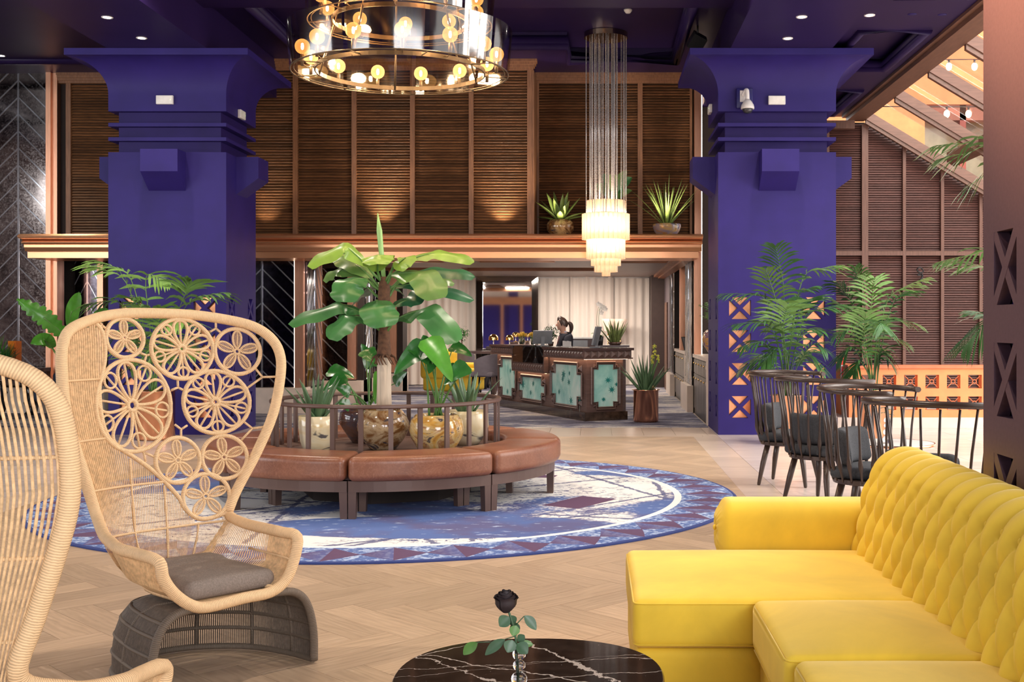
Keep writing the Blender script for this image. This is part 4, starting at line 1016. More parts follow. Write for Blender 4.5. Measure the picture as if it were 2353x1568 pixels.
    def petal(c, R, a, asp, name_parent):
        bb = MB(); r0, r1, w = .16*R, .90*R, .20*R; out = []
        for k in range(20):
            u = 2*pi*k/20; l = (r0+r1)/2-(r1-r0)/2*cos(u); x = w*sin(u)*(.75+.35*(l/R)); out.append((l, x))
        tr2 = lambda l, x: ((l*cos(a)-x*sin(a))*asp, l*sin(a)+x*cos(a))
        loop(c, [tr2(l, x) for l, x in out], .0052, bb, 5)
        for k in range(1, 12):
            l = lerp(r0, r1, k/12); x = w*sin(math.acos(max(-1, min(1, -(l-(r0+r1)/2)/((r1-r0)/2)))))*(.75+.35*l/R)
            bb.tube([onback(*[c[i]+tr2(l, -x)[i] for i in (0, 1)], .002), onback(*[c[i]+tr2(l, x)[i] for i in (0, 1)], .002)],   .0019, 4, cap=False)
        bb.tube([onback(*[c[i]+tr2(r0, 0)[i] for i in (0, 1)], .004), onback(*[c[i]+tr2(r1, 0)[i] for i in (0, 1)], .004)], .003, 4)
        return bb.build('petal', rope_m, name_parent)
    for (cx, cy), rx, ry, kind, ph in (((285, 777), 43, 45, 0, 90), ((417, 802), 71, 69, 1, 90), ((544, 808), 52, 52, 0, 85), ((303, 932), 86, 106, 1, 98), ((494, 924), 76, 72, 1, 92),
                                       ((408, 1058), 51, 52, 0, 92), ((514, 1051), 52, 50, 0, 95), ((472, 1141), 54, 52, 0, 90)):
        p = wp_(cx, cy); c = (p.y, p.z); e1, e2 = wp_(cx+rx, cy), wp_(cx-rx, cy); f1, f2 = wp_(cx, cy+ry), wp_(cx, cy-ry)
        R = abs(f1.z-f2.z)/2; asp = abs(e1.y-e2.y)/2/R; a0 = radians(ph)
        b = MB(); loop(c, [(R*asp*cos(2*pi*k/36), R*sin(2*pi*k/36)) for k in range(36)], .0098, b, 8)
        loop(c, [(.115*R*asp*cos(2*pi*k/12), .115*R*sin(2*pi*k/12)) for k in range(12)], .0105 if kind else .006, b, 6)
        ro = b.build('rosette', rope_m, t)
        if kind == 0:
            for k in range(5): petal(c, R, a0+2*pi*k/5, asp, ro)
        else:
            for k in range(5):
                a = a0+2*pi*k/5; bb = MB(); q = []
                for i in range(22):
                    u = 2*pi*i/22; l = R*(.53-.42*cos(u)); x = .27*R*sin(u)*(.35+.85*l/R)
                    q.append(((l*cos(a)-x*sin(a))*asp, l*sin(a)+x*cos(a)))
                loop(c, q, .0072, bb, 6)
                bb.tube([onback(c[0]+.12*R*cos(a)*asp, c[1]+.12*R*sin(a)), onback(c[0]+.96*R*cos(a)*asp, c[1]+.96*R*sin(a))], .0052, 5)
                bb.build('petal', rope_m, ro)
                g = a+pi/5; bb = MB(); cc = (c[0]+.78*R*cos(g)*asp, c[1]+.78*R*sin(g))
                loop(cc, [(.17*R*asp*cos(2*pi*i/14), .17*R*sin(2*pi*i/14)) for i in range(14)], .0058, bb, 5)
                bb.tube([onback(c[0]+.12*R*cos(g)*asp, c[1]+.12*R*sin(g)), onback(c[0]+.94*R*cos(g)*asp, c[1]+.94*R*sin(g))], .0050, 5)
                bb.build('small_ring', rope_m, ro)
    for ctr, ends in (((603, 867), ((586, 846), (637, 866), (566, 894))), ((580, 985), ((557, 967), (607, 981), (555, 1012))), ((336, 817), ((322, 811), (346, 815), (332, 832))), ((409, 891), ((394, 897), (421, 897), (408, 872))),
                      ((416, 987), ((402, 976), (430, 978), (416, 1006))), ((496, 755), ((496, 738), (483, 763), (511, 768))), ((233, 747), ((228, 738), (246, 758), (226, 753))), ((330, 1040), ((322, 1030), (358, 1052), (335, 1062)))):
        b = MB()
        for e in ends: b.tube([wp_(*ctr), wp_(*e)], .0055, 5)
        b.build('joining_cord', rope_m, t)
    # cushion
    def wq(o): return Vector((o.x, o.y*(1-.16*(.5-(o.x+.26)/.56*.5+.0)) , o.z+.012*(o.x < -.1)))
    b = MB(); b.rbox(-.225, .285, -.232, .175, .353, .43, .035, .014, n=10, cs=3, warp=wq); b.build('seat_cushion', fab_grey, t, weld=True)
    # dark arched base
    U = catmull([(.30, .345, 0), (.12, .33, 0), (-.10, .26, 0), (-.27, .08, 0), (-.30, -.14, 0), (-.20, -.30, 0), (.06, -.37, 0), (.30, -.39, 0)], 14)
    prof = [(0, .012), (.0, .10), (.02, .17), (.07, .24), (.15, .29), (.28, .322), (.45, .333), (.70, .334)]
    def bp(p, k):
        q, z = prof[k]; return Vector((lerp(p.x, .30, q), lerp(p.y, -.02, q), z))
    b = MB()
    for i, p in enumerate(U):
        for h in (0, .5):
            if h and i+1 >= len(U): continue
            pp = lerp(p, U[i+1], h) if h else p; b.tube([bp(pp, k) for k in range(len(prof))], .0030, 4, cap=False)
    b.build('base_cords', strand_d, t, kind='stuff')
    b = MB(); b.tube([p+Vector((0, 0, .016)) for p in U], .014, 8)
    for k in (1, 2, 3, 4): b.tube([bp(p, k) for p in U[::2]], .0085, 6)
    for i in (12, 26, 40, 54, 68, 82): b.tube([bp(U[i], k) for k in range(len(prof))], .008, 6)
    b.build('base_ribs', rope_d, t)
    arch = [bp(U[0], k) for k in range(len(prof))]+[bp(U[-1], k) for k in range(len(prof)-1, -1, -1)]
    b = MB(); b.tube(catmull(arch, 4), .0175, 10); b.build('base_rim', rope_d, t)
    return t
w1 = wicker_chair('tall wicker chair with open flower rosettes and grey seat cushion facing right')
dup(w1, (-1.620, 3.054, 0), radians(73.9), 'near wicker chair cropped by the left edge, seen from behind').scale = (1, 1, .94)
# ------------------------------------------------------------------ yellow velvet sofa
def velvet(name, col):
    m, nt, N, L, p = newmat(name)
    v = coords(nt); f = noise(nt, coords(nt, (1, 1, 1), (0, 0, .4)), 2.2, 5, .6, .6)
    L.new(mixc(nt, ramp(nt, f, ((.36, 0.), (.66, 1.))), tuple(x*.86 for x in col), tuple(min(1, x*1.08) for x in col)), p.inputs['Base Color'])
    p.inputs['Roughness'].default_value = .75; p.inputs['Sheen Weight'].default_value = .55; p.inputs['Sheen Roughness'].default_value = .35; p.inputs['Sheen Tint'].default_value = (1, .85, .45, 1)
    bump(nt, p, noise(nt, v, 180, 2), .05, .002); return m
yel = velvet('yellow_velvet', (.755, .512, .034))
SO = Vector((1.0, 4.2, 0)); sofa = thing('sofa', 'yellow velvet corner sofa with buttoned rolled back on the right', 'sofa', SO)
def sb(name, x0, x1, y0, y1, z0, z1, r, bulge=0., n=12):
    b = MB(SO); b.rbox(x0, x1, y0, y1, z0, z1, r, bulge, n=n); return b.build(name, yel, sofa, weld=True)
sb('chaise_cushion', .135, 1.20, 4.26, 5.24, .272, .45, .035, .025)
sb('seat_cushion', .565, 1.20, 3.50, 4.25, .272, .458, .035, .025)
sb('seat_cushion', .585, 1.20, 2.62, 3.49, .272, .458, .035, .025)
for x0, x1, y0, y1, z in ((.135, 1.20, 4.26, 5.24, .436), (.565, 1.20, 3.50, 4.25, .444), (.585, 1.20, 2.62, 3.49, .444)):
    for zz in (z, .287): MB(SO).tube([(x1, y0+.004, zz), (x0+.035, y0+.004, zz), (x0+.018, y0+.009, zz), (x0+.009, y0+.018, zz), (x0+.004, y0+.035, zz), (x0+.004, y1-.05, zz)], .0032, 6).build('piping', yel, sofa)
sb('chaise_base', .145, 1.30, 4.29, 5.26, .06, .268, .03); sb('base', .60, 1.30, 2.62, 4.30, .06, .268, .03)
for x, y in ((.22, 4.36), (.22, 5.18), (.66, 2.7), (1.25, 5.2), (1.25, 2.7)):
    MB(SO).lathe([(.018, 0), (.028, .062)], 10, c=(x, y, 0)).build('foot', black_p, sofa)
# arm: a padded bolster across the end with pleats gathered to a button
b = MB(SO)
def armp(u, v):
    a = 2*pi*u; v = v**1.8; x = lerp(.575, 1.30, v); cy, cz, ry, rz = 5.40, .50, .155, .152
    k = 1-(1-min(1, v/.05))**2.*.22
    c_, s_ = cos(a), sin(a); q = .52
    y = cy+ry*k*(abs(c_)**q)*(1 if c_ > 0 else -1); z = cz+rz*k*(abs(s_)**q)*(1 if s_ > 0 else -1)
    return (x, y, z)
b.grid(armp, 48, 24, closed=True)
vs = []
for j in range(6):
    rr = 1-j/5
    for i in range(48):
        p0 = Vector(armp(i/48, 0)); c0 = Vector((.575, 5.40, .52)); q = lerp(c0, p0, rr); q.x = .575-.025*sin(pi*rr)+.006*(i % 3 == 0)*sin(pi*rr); vs.append(q)
b.add(vs, [(j*48+i, (j+1)*48+i, (j+1)*48+(i+1) % 48, j*48+(i+1) % 48) for j in range(5) for i in range(48)], True)
b.build('arm', yel, sofa, weld=True)
sb('arm_base', .585, 1.30, 5.26, 5.54, .06, .36, .03)
MB(SO).lathe_sq((.548, 5.40, .52), .014, 10, 6, (.6, 1, 1)).build('button', yel, sofa)
# buttoned rolled back
PROF = catmull([(1.165, .40), (1.175, .50), (1.195, .60), (1.215, .70), (1.245, .79), (1.30, .855), (1.375, .878), (1.445, .85), (1.475, .78), (1.455, .71), (1.42, .66), (1.41, .45), (1.41, .07)], 10)
PROF = [Vector((p[0], p[1], 0)) for p in [(q.x, q.y) for q in [Vector((a[0], a[1], 0)) if not isinstance(a, Vector) else a for a in PROF]]]
LEN = [0.]
for a, c in zip(PROF[:-1], PROF[1:]): LEN.append(LEN[-1]+(c-a).length)
def prof_at(s):
    for i in range(len(LEN)-1):
        if LEN[i+1] >= s: break
    f = (s-LEN[i])/(LEN[i+1]-LEN[i]); p = lerp(PROF[i], PROF[i+1], f); d = (PROF[i+1]-PROF[i]).normalized(); return p, Vector((-d.y, d.x, 0))
SA, SB = .150, .245; BY0, BY1 = 2.62, 5.27; S_TOP = .42
buttons = []
def tuft(y, s):
    """cushion height: diamonds below the last button row, plain flutes over the roll"""
    a = y/SA; e = min(1, (BY1-y)/.03, 1)
    zz = (S_TOP-s)/SB                     # 0 at the top row of buttons, grows downwards
    if zz >= 0 and s > .02:
        u, v = a+zz, a-zz; h = (abs(sin(pi*u))*abs(sin(pi*v)))**.7; d1 = .006+.030*h; bt = ((a-round(a))**2*.35+(zz-round(zz))**2); bt2 = ((a-.5-round(a-.5))**2*.35+(zz-.5-round(zz-.5))**2)
        d1 -= .016*exp(-min(bt, bt2)/.012)
        return d1
    if s <= .02: return .012
    h = abs(sin(pi*a)); f = max(0, 1-max(0, (s-S_TOP)-.02)/.55)
    return .036*(1-f*.8*(1-h**.6))-.018*exp(-((a-round(a))**2*.35+zz*zz)/.010)
NY, NSX = 330, 120; vs = []
smax = LEN[-1]
for j in range(NSX+1):
    s = smax*j/NSX if j > 84 else lerp(0, .84, j/84)
    if j > 84: s = lerp(.84, smax, (j-84)/(NSX-84))
    p, nn = prof_at(min(s, smax-1e-5))
    for i in range(NY+1):
        y = lerp(BY0, BY1, i/NY); ed = 1-max(0, 1-(BY1-y)/.05)**2
        k = tuft(y, s) if s < 1.15 else 0
        ins = .04*(1-ed)
        vs.append((p.x+nn.x*(k-ins), y, p.y+nn.y*(k-ins)))
b = MB(SO); b.add(vs, [(j*(NY+1)+i, j*(NY+1)+i+1, (j+1)*(NY+1)+i+1, (j+1)*(NY+1)+i) for j in range(NSX) for i in range(NY)], True)
cap = [vs[j*(NY+1)+NY] for j in range(NSX+1)]; b.add(cap+[(1.33, BY1+.006, .4)], [(j, j+1, NSX+1) for j in range(NSX)], False)
cap = [vs[j*(NY+1)] for j in range(NSX+1)]; b.add(cap+[(1.33, BY0-.004, .4)], [(j+1, j, NSX+1) for j in range(NSX)], False)
b.build('buttoned_back', yel, sofa)
for row in range(0, 2):
    for k in range(int(BY0/SA), int(BY1/SA)+1):
        for off, rz in ((0, 0), (.5, .5)):
            y = (k+off)*SA; s = S_TOP-SB*(row+rz)
            if not (BY0+.05 < y < BY1-.04) or s < .06: continue
            p, nn = prof_at(s); MB(SO).lathe_sq((p.x+nn.x*.008, y, p.y+nn.y*.008), .012, 8, 5, (.7, 1, 1)).build('button', yel, sofa)
# ------------------------------------------------------------------ black marble table, vase and rose
def marble():
    m, nt, N, L, p = newmat('black_marble_white_veins')
    v = coords(nt); w = nt.nodes.new('ShaderNodeMapping'); L.new(v, w.inputs[0]); w.inputs['Rotation'].default_value = (0, 0, -.42)
    d = noise(nt, v, 5.0, 6, .65); base = ramp(nt, noise(nt, v, 12, 5, .7), ((.3, (.012, .009, .008)), (.75, (.045, .032, .026))))
    c = base; sp = N.new('ShaderNodeSeparateXYZ'); L.new(v, sp.inputs[0]); k2 = noise(nt, v, 7, 4); d2 = noise(nt, coords(nt, (1, 1, 1), (0, 0, 1.)), 4, 5, .6)
    for x0, y0, x1, y1, th, amp, nz in ((-.03, .34, .26, -.08, .010, .10, d), (-.256, .152, .141, -.074, .006, .09, d2), (-.321, .128, -.066, -.07, .007, .10, d), (-.32, .22, -.13, .385, .0035, .05, d2), (-.33, .05, -.05, .10, .0035, .06, d), (.0, .10, .3, .20, .002, .08, d2), (-.3, -.1, .2, -.25, .006, .12, d), (.05, -.05, .3, .02, .003, .06, d2)):
        l = sqrt((x1-x0)**2+(y1-y0)**2); nx, ny = -(y1-y0)/l, (x1-x0)/l; off = -(nx*x0+ny*y0)
        q = math_n(nt, 'ADD', math_n(nt, 'MULTIPLY_ADD', sp.outputs[0], nx, off), math_n(nt, 'MULTIPLY', sp.outputs[1], ny))
        q = math_n(nt, 'ABSOLUTE', math_n(nt, 'MULTIPLY_ADD', math_n(nt, 'SUBTRACT', nz, .5), amp*1.9, q))
        c = mixc(nt, math_n(nt, 'LESS_THAN', q, math_n(nt, 'MULTIPLY_ADD', k2, th*2.6, -th*.75)), c, (.58, .50, .44))
    spk = ramp(nt, noise(nt, v, 90, 2, .7), ((.735, 0.), (.76, 1.)))
    L.new(mixc(nt, spk, c, (.45, .40, .36)), p.inputs['Base Color']); p.inputs['Roughness'].default_value = .06; return m
TC = Vector((-.195, 3.465, 0)); TZ = .42
tab = thing('marble_table', 'low rounded table with veined black marble top in the foreground', 'table', TC)
def sq(a, r, e=2.25):
    c_, s_ = cos(a), sin(a); return (r*abs(c_)**(2/e)*(1 if c_ >= 0 else -1), r*abs(s_)**(2/e)*(1 if s_ >= 0 else -1))
b = MB(); n = 72; vs = []
for r, z in ((.392, TZ-.028), (.398, TZ-.022), (.398, TZ-.006), (.393, TZ)): vs += [(*sq(2*pi*k/n, r), z) for k in range(n)]
b.add(vs, [(j*n+k, j*n+(k+1) % n, (j+1)*n+(k+1) % n, (j+1)*n+k) for j in range(3) for k in range(n)], True); b.f.append(tuple(range(3*n, 4*n))); b.sm.append(False); b.f.append(tuple(range(n-1, -1, -1))); b.sm.append(False)
b.build('marble_top', marble(), tab)
MB().lathe([(.04, .03), (.035, .06), (.035, TZ-.028)], 20).build('pedestal', black_p, tab); MB().lathe([(.24, 0), (.24, .015), (.04, .03)], 32).build('foot_plate', black_p, tab)
def clear_glass(name, tint=(1, 1, 1)):
    m, nt, N, L, p = newmat(name); p.inputs['Base Color'].default_value = c4(tint); p.inputs['Transmission Weight'].default_value = 1; p.inputs['Roughness'].default_value = .01; p.inputs['IOR'].default_value = 1.4; return m
glass_m = clear_glass('clear_glass')
def bubble_vase(name, label, loc, h=.20, s=1.):
    t = thing(name, label, 'vase', loc); pr = []
    for zc_, r in ((.03, .030), (.085, .026), (.135, .0195), (.176, .021)):
        for k in range(1, 8): a = pi*k/8; pr.append((r*sin(a)+.004, zc_-r*cos(a)))
    pr = [(.001, .0), (.020, .002)]+pr
    MB().lathe([(r*s, z*s) for r, z in pr], 24, cap=False).build('body', glass_m, t); return t
VB = at(1193, 1575, 3.21); VB.z = TZ
bubble_vase('bud_vase', 'clear bubble shaped bud vase on the black marble table', VB, s=.74)
rose_m = M('black_rose_petal', (.018, .010, .012), .6, var=.4, scale=20); rleaf = M('rose_leaf', (.035, .085, .04), .4, var=.3, scale=15); rleaf2 = M('bright_rose_leaf', (.09, .20, .05), .4, var=.3, scale=15)
ro = thing('black_rose', 'single black rose standing in the bubble vase', 'flower', (VB.x, VB.y, TZ+.02)); RO = Vector(ro.location)
def rp(px, py, dy=0.): return at(px, py, VB.y+dy)-RO
stem = catmull([Vector((0, 0, 0)), rp(1188, 1500), rp(1182, 1450), rp(1168, 1403)], 6); MB().tube(stem, .0032, 7).build('stem', rleaf, ro)
hc = rp(1163, 1383); b = MB()
rr = random.Random(5); petals = []
for k in range(26):
    ring = k/26; a = 2.4*k; R = .008+.022*ring**.7; h = .028+.008*(1-ring); wdt = .9-.2*ring
    pb = MB()
    def pf(u, v, a=a, R=R, h=h, wdt=wdt, ring=ring):
        q = a+(u-.5)*2*wdt; r = (.004+R*(.95*sin(min(1, v*1.5+.1)*pi/2)-.18*v*v))+.008*ring*v**6*(1+.4*sin(7*u+a)); return (hc.x+r*cos(q), hc.y+r*sin(q), hc.z-.030+h*1.75*v-.006*ring*v**4-.007*(2*u-1)**2*v)
    pb.grid(pf, 6, 6); pb.build('petal', rose_m, ro)
for (bx, by), (tx, ty), w, mm, dy in (((1170, 1418), (1148, 1440), .036, rleaf, -.01), ((1172, 1415), (1180, 1438), .028, rleaf, .01), ((1205, 1416), (1232, 1448), .028, rleaf, 0), ((1186, 1438), (1178, 1462), .03, rleaf2, -.01), ((1180, 1430), (1185, 1462), .03, rleaf, .01),
                           ((1178, 1472), (1166, 1500), .038, rleaf, -.02), ((1190, 1475), (1205, 1460), .024, rleaf, .0), ((1188, 1480), (1212, 1503), .036, rleaf, -.02), ((1160, 1470), (1115, 1506), .028, rleaf, -.01), ((1192, 1482), (1225, 1482), .02, rleaf2, .02), ((1097, 1477), (1065, 1505), .030, rleaf2, .04)):
    a, e = rp(bx, by, dy), rp(tx, ty, dy*1.5); b = MB(); leaf_mesh(b, a, e, w, up=(.3, -1, .35), sag=.06, fold=.12, n=8, shape='lance'); b.build('leaf', mm, ro)
for p, q in (((1182, 1440), (1205, 1416)), ((1186, 1462), (1160, 1470)), ((1186, 1475), (1097, 1477)), ((1172, 1420), (1170, 1418))): MB().tube([rp(*p), rp(*q)], .0015, 5).build('leaf_stalk', rleaf, ro)
# ------------------------------------------------------------------ dark spindle chairs
spin_m = M('dark_walnut_lacquer', (.055, .035, .028), .3, .1, var=.15, scale=8); char_f = M('charcoal_fabric', (.045, .048, .055), .9, var=.25, scale=90, bmp=.15)
def spindle_chair():
    t = thing('spindle_chair', 'x', 'chair', (0, 0, 0), group='dark spindle back armchairs on the pale tiles')
    ph = [radians(-128+256*k/40) for k in range(41)]
    rp_ = lambda f, z: Vector((-.36*cos(f)+.02, .405*sin(f), z)); sp_ = lambda f: Vector((-.275*cos(f)+.02, .285*sin(f), .40))
    MB().tube([rp_(f, 1.0+.012*cos(f)) for f in ph], .0255, 10, flat=.8).build('rail', spin_m, t)
    out = [(.275*cos(2*pi*k/36)+.02, .29*sin(2*pi*k/36)) for k in range(36)]; out = [(max(x, -.26) if x < 0 else min(x, .27), y) for x, y in out]
    MB().prism(out, .365, .395).build('seat', spin_m, t)
    b = MB(); b.rbox(-.22, .25, -.235, .235, .397, .475, .035, .02, n=8); b.build('seat_cushion', char_f, t, weld=True)
    b = MB()
    def wb3(o): return Vector((o.x+.10*(o.y/.25)**2-.16*(o.z-.62), o.y, o.z))
    b.rbox(-.235, -.135, -.225, .225, .485, .73, .045, 0, n=8, warp=wb3); b.build('back_cushion', char_f, t, weld=True)
    for k in range(17):
        f = radians(-124+248*k/16); a, e = sp_(f), rp_(f, .985); a.z = .38; zs = (0, .05, .13, .18, .23, .31, .38, .6, 1); rs = (.0075, .0078, .010, .0165, .0165, .010, .0085, .0085, .0075)
        o_ = Vector((-cos(f), sin(f), 0))*.018
        MB().tube([lerp(a, e, q)+o_*sin(pi*min(1, q/.5))*.8 for q in zs], list(rs), 7).build('spindle', spin_m, t)
    for sx in (-1, 1):
        for sy in (-1, 1):
            MB().tube([(.15*sx, .16*sy, .37), (.185*sx, .19*sy, .2), (.215*sx, .225*sy, .012), (.216*sx, .226*sy, 0)], [.026, .025, .016, .012], 10).build('leg', spin_m, t)
    for f in (-.5, 0., .5):
        p = sp_(f); MB().tube([p+Vector((-.015, 0, .02)), p+Vector((.02, 0, .02)), p+Vector((.04, 0, .05))], .007, 5).build('cushion_tie', char_f, t)
    return t
s0 = spindle_chair()
for i, (x, y, rz, lb) in enumerate(((1.77, 10.75, -25, 'farthest spindle armchair, by the copper planter of the right pillar'), (1.86, 9.62, 40, 'second spindle armchair from the pillar, turned away from the camera'),
                      (1.91, 8.15, -31, 'third spindle armchair from the pillar, with grey cushions turned toward the table'), (1.95, 6.80, 45, 'nearest spindle armchair, its rail just behind the yellow sofa'))):
    if i == 0: s0.location = (x, y, 0); s0.rotation_euler.z = radians(rz); s0['label'] = lb
    else: dup(s0, (x, y, 0), radians(rz), lb)
rt = thing('round_table', 'round white topped side table with copper rim among the spindle chairs', 'table', (2.29, 9.05, 0))
MB().lathe([(.001, .545), (.315, .545)], 40, cap=False, smooth=False).build('white_top', M('white_marble', (.78, .75, .73), .4, var=.06), rt)
MB().lathe([(.30, .525), (.32, .527), (.322, .536), (.318, .546), (.31, .546)], 40, cap=False).build('rim', copper_p, rt)
MB().lathe([(.18, 0), (.18, .012), (.02, .03), (.02, .525)], 24).build('pedestal', copper_p, rt)
VB2 = Vector((2.23, 8.98, .546)); bubble_vase('bud_vase', 'small clear bud vase on the round white side table', VB2)
fr = thing('flower_sprig', 'small dark flower with green leaves in the bud vase between spindle chairs', 'flower', VB2+Vector((0, 0, .02)))
MB().tube([(0, 0, 0), (0, 0, .2), (.01, 0, .33)], .003, 5).build('stem', rleaf, fr); MB().lathe_sq((.01, 0, .335), .024, 10, 8, (1, 1, 1.1)).build('bloom', rose_m, fr)
for a in range(5):
    b = MB(); leaf_mesh(b, (0, 0, .19+.014*a), (.06*cos(a*2.2), .06*sin(a*2.2), .19+.012*a), .04, n=6, shape='lance'); b.build('leaf', rleaf2, fr)
# ------------------------------------------------------------------ palms in copper planters
def frond(b, pts, L0, n=24, droop=.5, w=.018, rnd=None, start=.22):
    """pinnate frond: rachis through pts, leaflets of length L0 on both sides"""
    C = catmull(pts, 8); m = len(C)-1; r = rnd or random
    b.tube(C[::2], [lerp(.008, .002, i/max(1, len(C[::2])-1)) for i in range(len(C[::2]))], 5)
    for i in range(n):
        f = lerp(start, 1., (i+.5)/n); k = min(m-1, int(f*m)); p = lerp(C[k], C[k+1], f*m-k); d = (C[k+1]-C[k]).normalized()
        side = d.cross(Vector((0, 0, 1))); side = side.normalized() if side.length > .05 else Vector((1, 0, 0)); up = side.cross(d).normalized()
        l = L0*(sin(pi*min(1, (f-start)/(1-start)*.86+.12))**.7)*r.uniform(.85, 1.1)
        fw = lerp(.45, 1.3, (f-start)/(1-start))
        for sg in (-1, 1):
            dr = (side*sg+d*fw+up*.25).normalized(); q = p; pr = []
            for j in range(5):
                t = j/4; pr.append((q, w*(.55+1.6*t*(1-t))*(1 if j < 4 else .08)))
                dr = (dr+Vector((0, 0, -1))*droop*.42*r.uniform(.6, 1.3)).normalized(); q = q+dr*l/4
            vs = []
            for j, (c, ww) in enumerate(pr):
                dn = (pr[min(4, j+1)][0]-pr[max(0, j-1)][0]).normalized(); wv = dn.cross(up); wv = wv.normalized() if wv.length > 1e-3 else side
                vs += [c-wv*ww*.5, c+wv*ww*.5]
            b.add(vs, [(2*j, 2*j+1, 2*j+3, 2*j+2) for j in range(4)], True)
    return b
palm_b = M('bright_palm_leaflet', (.22, .40, .09), .35, var=.25, scale=4)
def palm(loc, tips, label, seed=0, extra=0, L0=.34, mats=None, spread=.55, hmax=1.6, nl=15, wd=.026):
    """tips: (mid px, tip px, depth offset of the tip, material index)"""
    t = thing('palm', label, 'palm', loc); O = Vector(loc); r = random.Random(seed); mats = mats or (palm_m, palm_l)
    for (mx, my), (tx, ty), dy, mi in tips:
        mid = at(mx, my, O.y+dy*.55)-O; tip = at(tx, ty, O.y+dy)-O; root = Vector((r.uniform(-.05, .05), r.uniform(-.05, .05), 0))
        b = MB(); frond(b, [root, lerp(root, mid, .5)+Vector((-mid.x*.12, -mid.y*.12, .03)), mid, lerp(mid, tip, .55)+Vector((0, 0, .03)), tip], L0*r.uniform(.85, 1.1), n=nl, rnd=r, start=.36, w=wd); b.build('frond', mats[mi], t)
    for k in range(extra):
        a = 2.4*k+r.uniform(0, 1); h = hmax*r.uniform(.35, .95); s = spread*r.uniform(.5, 1.1); e = Vector((cos(a)*s, sin(a)*s, h))
        b = MB(); frond(b, [Vector((cos(a)*.03, sin(a)*.03, 0)), Vector((e.x*.25, e.y*.25, h*.55)), Vector((e.x*.65, e.y*.65, h*.98)), e+Vector((0, 0, -.08))], L0*.85, n=13, rnd=r, start=.4, w=.02); b.build('frond', mats[k % 2 if len(mats) > 1 else 0], t)
    return t
def copper_planter(loc, r, h, label):
    t = thing('copper_planter', label, 'planter', loc, group='polished copper planters')
    MB().lathe([(r*.9, 0), (r*.97, .01), (r, .03), (r, h-.012), (r*1.12, h-.006), (r*1.12, h), (r*.97, h), (r*.96, h-.06)], 48).build('body', copper_p, t)
    MB().lathe([(.001, h-.05), (r*.96, h-.05)], 24, cap=False).build('topsoil', soil, t); return t
copper_planter((2.33, 14.3, 0), .19, .60, 'copper planter in front of the right pillar, behind the spindle chairs')
palm((2.33, 14.3, .56), (((1800, 660), (1782, 566), -.2, 0), ((1845, 640), (1925, 610), .1, 1), ((1760, 690), (1662, 675), -.1, 0), ((1790, 720), (1760, 620), -.35, 1), ((1850, 730), (1935, 700), -.2, 0), ((1830, 690), (1870, 660), -.1, 0),
      ((1770, 750), (1690, 745), -.2, 0), ((1760, 790), (1700, 800), -.25, 0), ((1840, 770), (1890, 760), -.3, 0), ((1790, 800), (1750, 840), -.3, 0), ((1850, 815), (1890, 850), -.2, 0), ((1800, 760), (1810, 700), -.3, 1), ((1755, 830), (1700, 850), -.1, 0), ((1835, 720), (1850, 690), .2, 0)),
     'tall kentia palm in a copper planter before the right pillar', 3, 4, L0=.43, hmax=1.3)
copper_planter((3.56, 15.1, 0), .19, .62, 'copper planter by the terracotta balustrade, behind the spindle chairs')
palm((3.56, 15.1, .58), (((1985, 690), (1965, 615), -.1, 1), ((2040, 690), (2125, 640), 0, 1), ((1960, 700), (1920, 650), -.1, 0), ((2030, 740), (2110, 745), -.2, 0), ((1960, 760), (1915, 775), -.1, 0), ((2020, 770), (2085, 790), -.2, 0), ((2000, 730), (2010, 640), -.2, 1),
      ((1960, 800), (1925, 830), -.1, 0), ((2020, 810), (2050, 840), -.1, 0), ((1985, 790), (1990, 720), -.3, 1), ((2050, 700), (2090, 670), .1, 0), ((1975, 830), (1960, 860), -.1, 0), ((1950, 730), (1925, 700), .1, 0)),
     'bushy palm in front of the terracotta balustrade', 8, 4, spread=.35, L0=.43, hmax=1.2)
copper_planter((3.55, 9.4, 0), .2, .6, 'copper planter hidden right of the close pillar')
palm((3.55, 9.4, .56), (((2290, 345), (2150, 335), -.1, 1), ((2290, 360), (2160, 365), .1, 1), ((2300, 590), (2150, 605), -.2, 1), ((2290, 730), (2215, 800), -.1, 0), ((2295, 400), (2225, 430), .1, 1), ((2300, 640), (2190, 600), .2, 1), ((2300, 760), (2240, 720), .1, 0)),
     'palm whose tips show left of the close pillar', 5, 3, L0=.40, spread=.35, hmax=2.4)
copper_planter((-5.58, 14.9, 0), .24, .62, 'wide copper planter behind the rosettes of the wicker chair')
palm((-5.58, 14.85, .58), (((290, 650), (210, 610), -.2, 1), ((335, 640), (390, 650), -.3, 1), ((300, 640), (225, 600), 0, 1), ((430, 700), (520, 672), -.1, 0), ((420, 690), (440, 650), -.1, 0), ((280, 700), (195, 700), -.1, 0), ((270, 730), (215, 745), -.1, 0), ((350, 740), (310, 690), -.3, 0),
      ((330, 790), (270, 800), -.3, 0), ((400, 780), (450, 810), -.3, 0), ((370, 760), (350, 710), -.4, 0), ((300, 760), (240, 790), -.2, 0), ((390, 740), (420, 740), -.3, 1)), 'kentia palm behind the flower back of the tall wicker chair', 11, 5, spread=.33, L0=.5, hmax=1.1, nl=12, mats=(palm_l, palm_b), wd=.036)
copper_planter((-7.2, 16.2, 0), .17, .56, 'small copper planter at the left edge of the tall wicker chair')
bp_ = thing('bird_of_paradise', 'bird of paradise plant with broad upright leaves at the far left', 'plant', (-7.2, 16.2, .51)); BO = Vector(bp_.location)
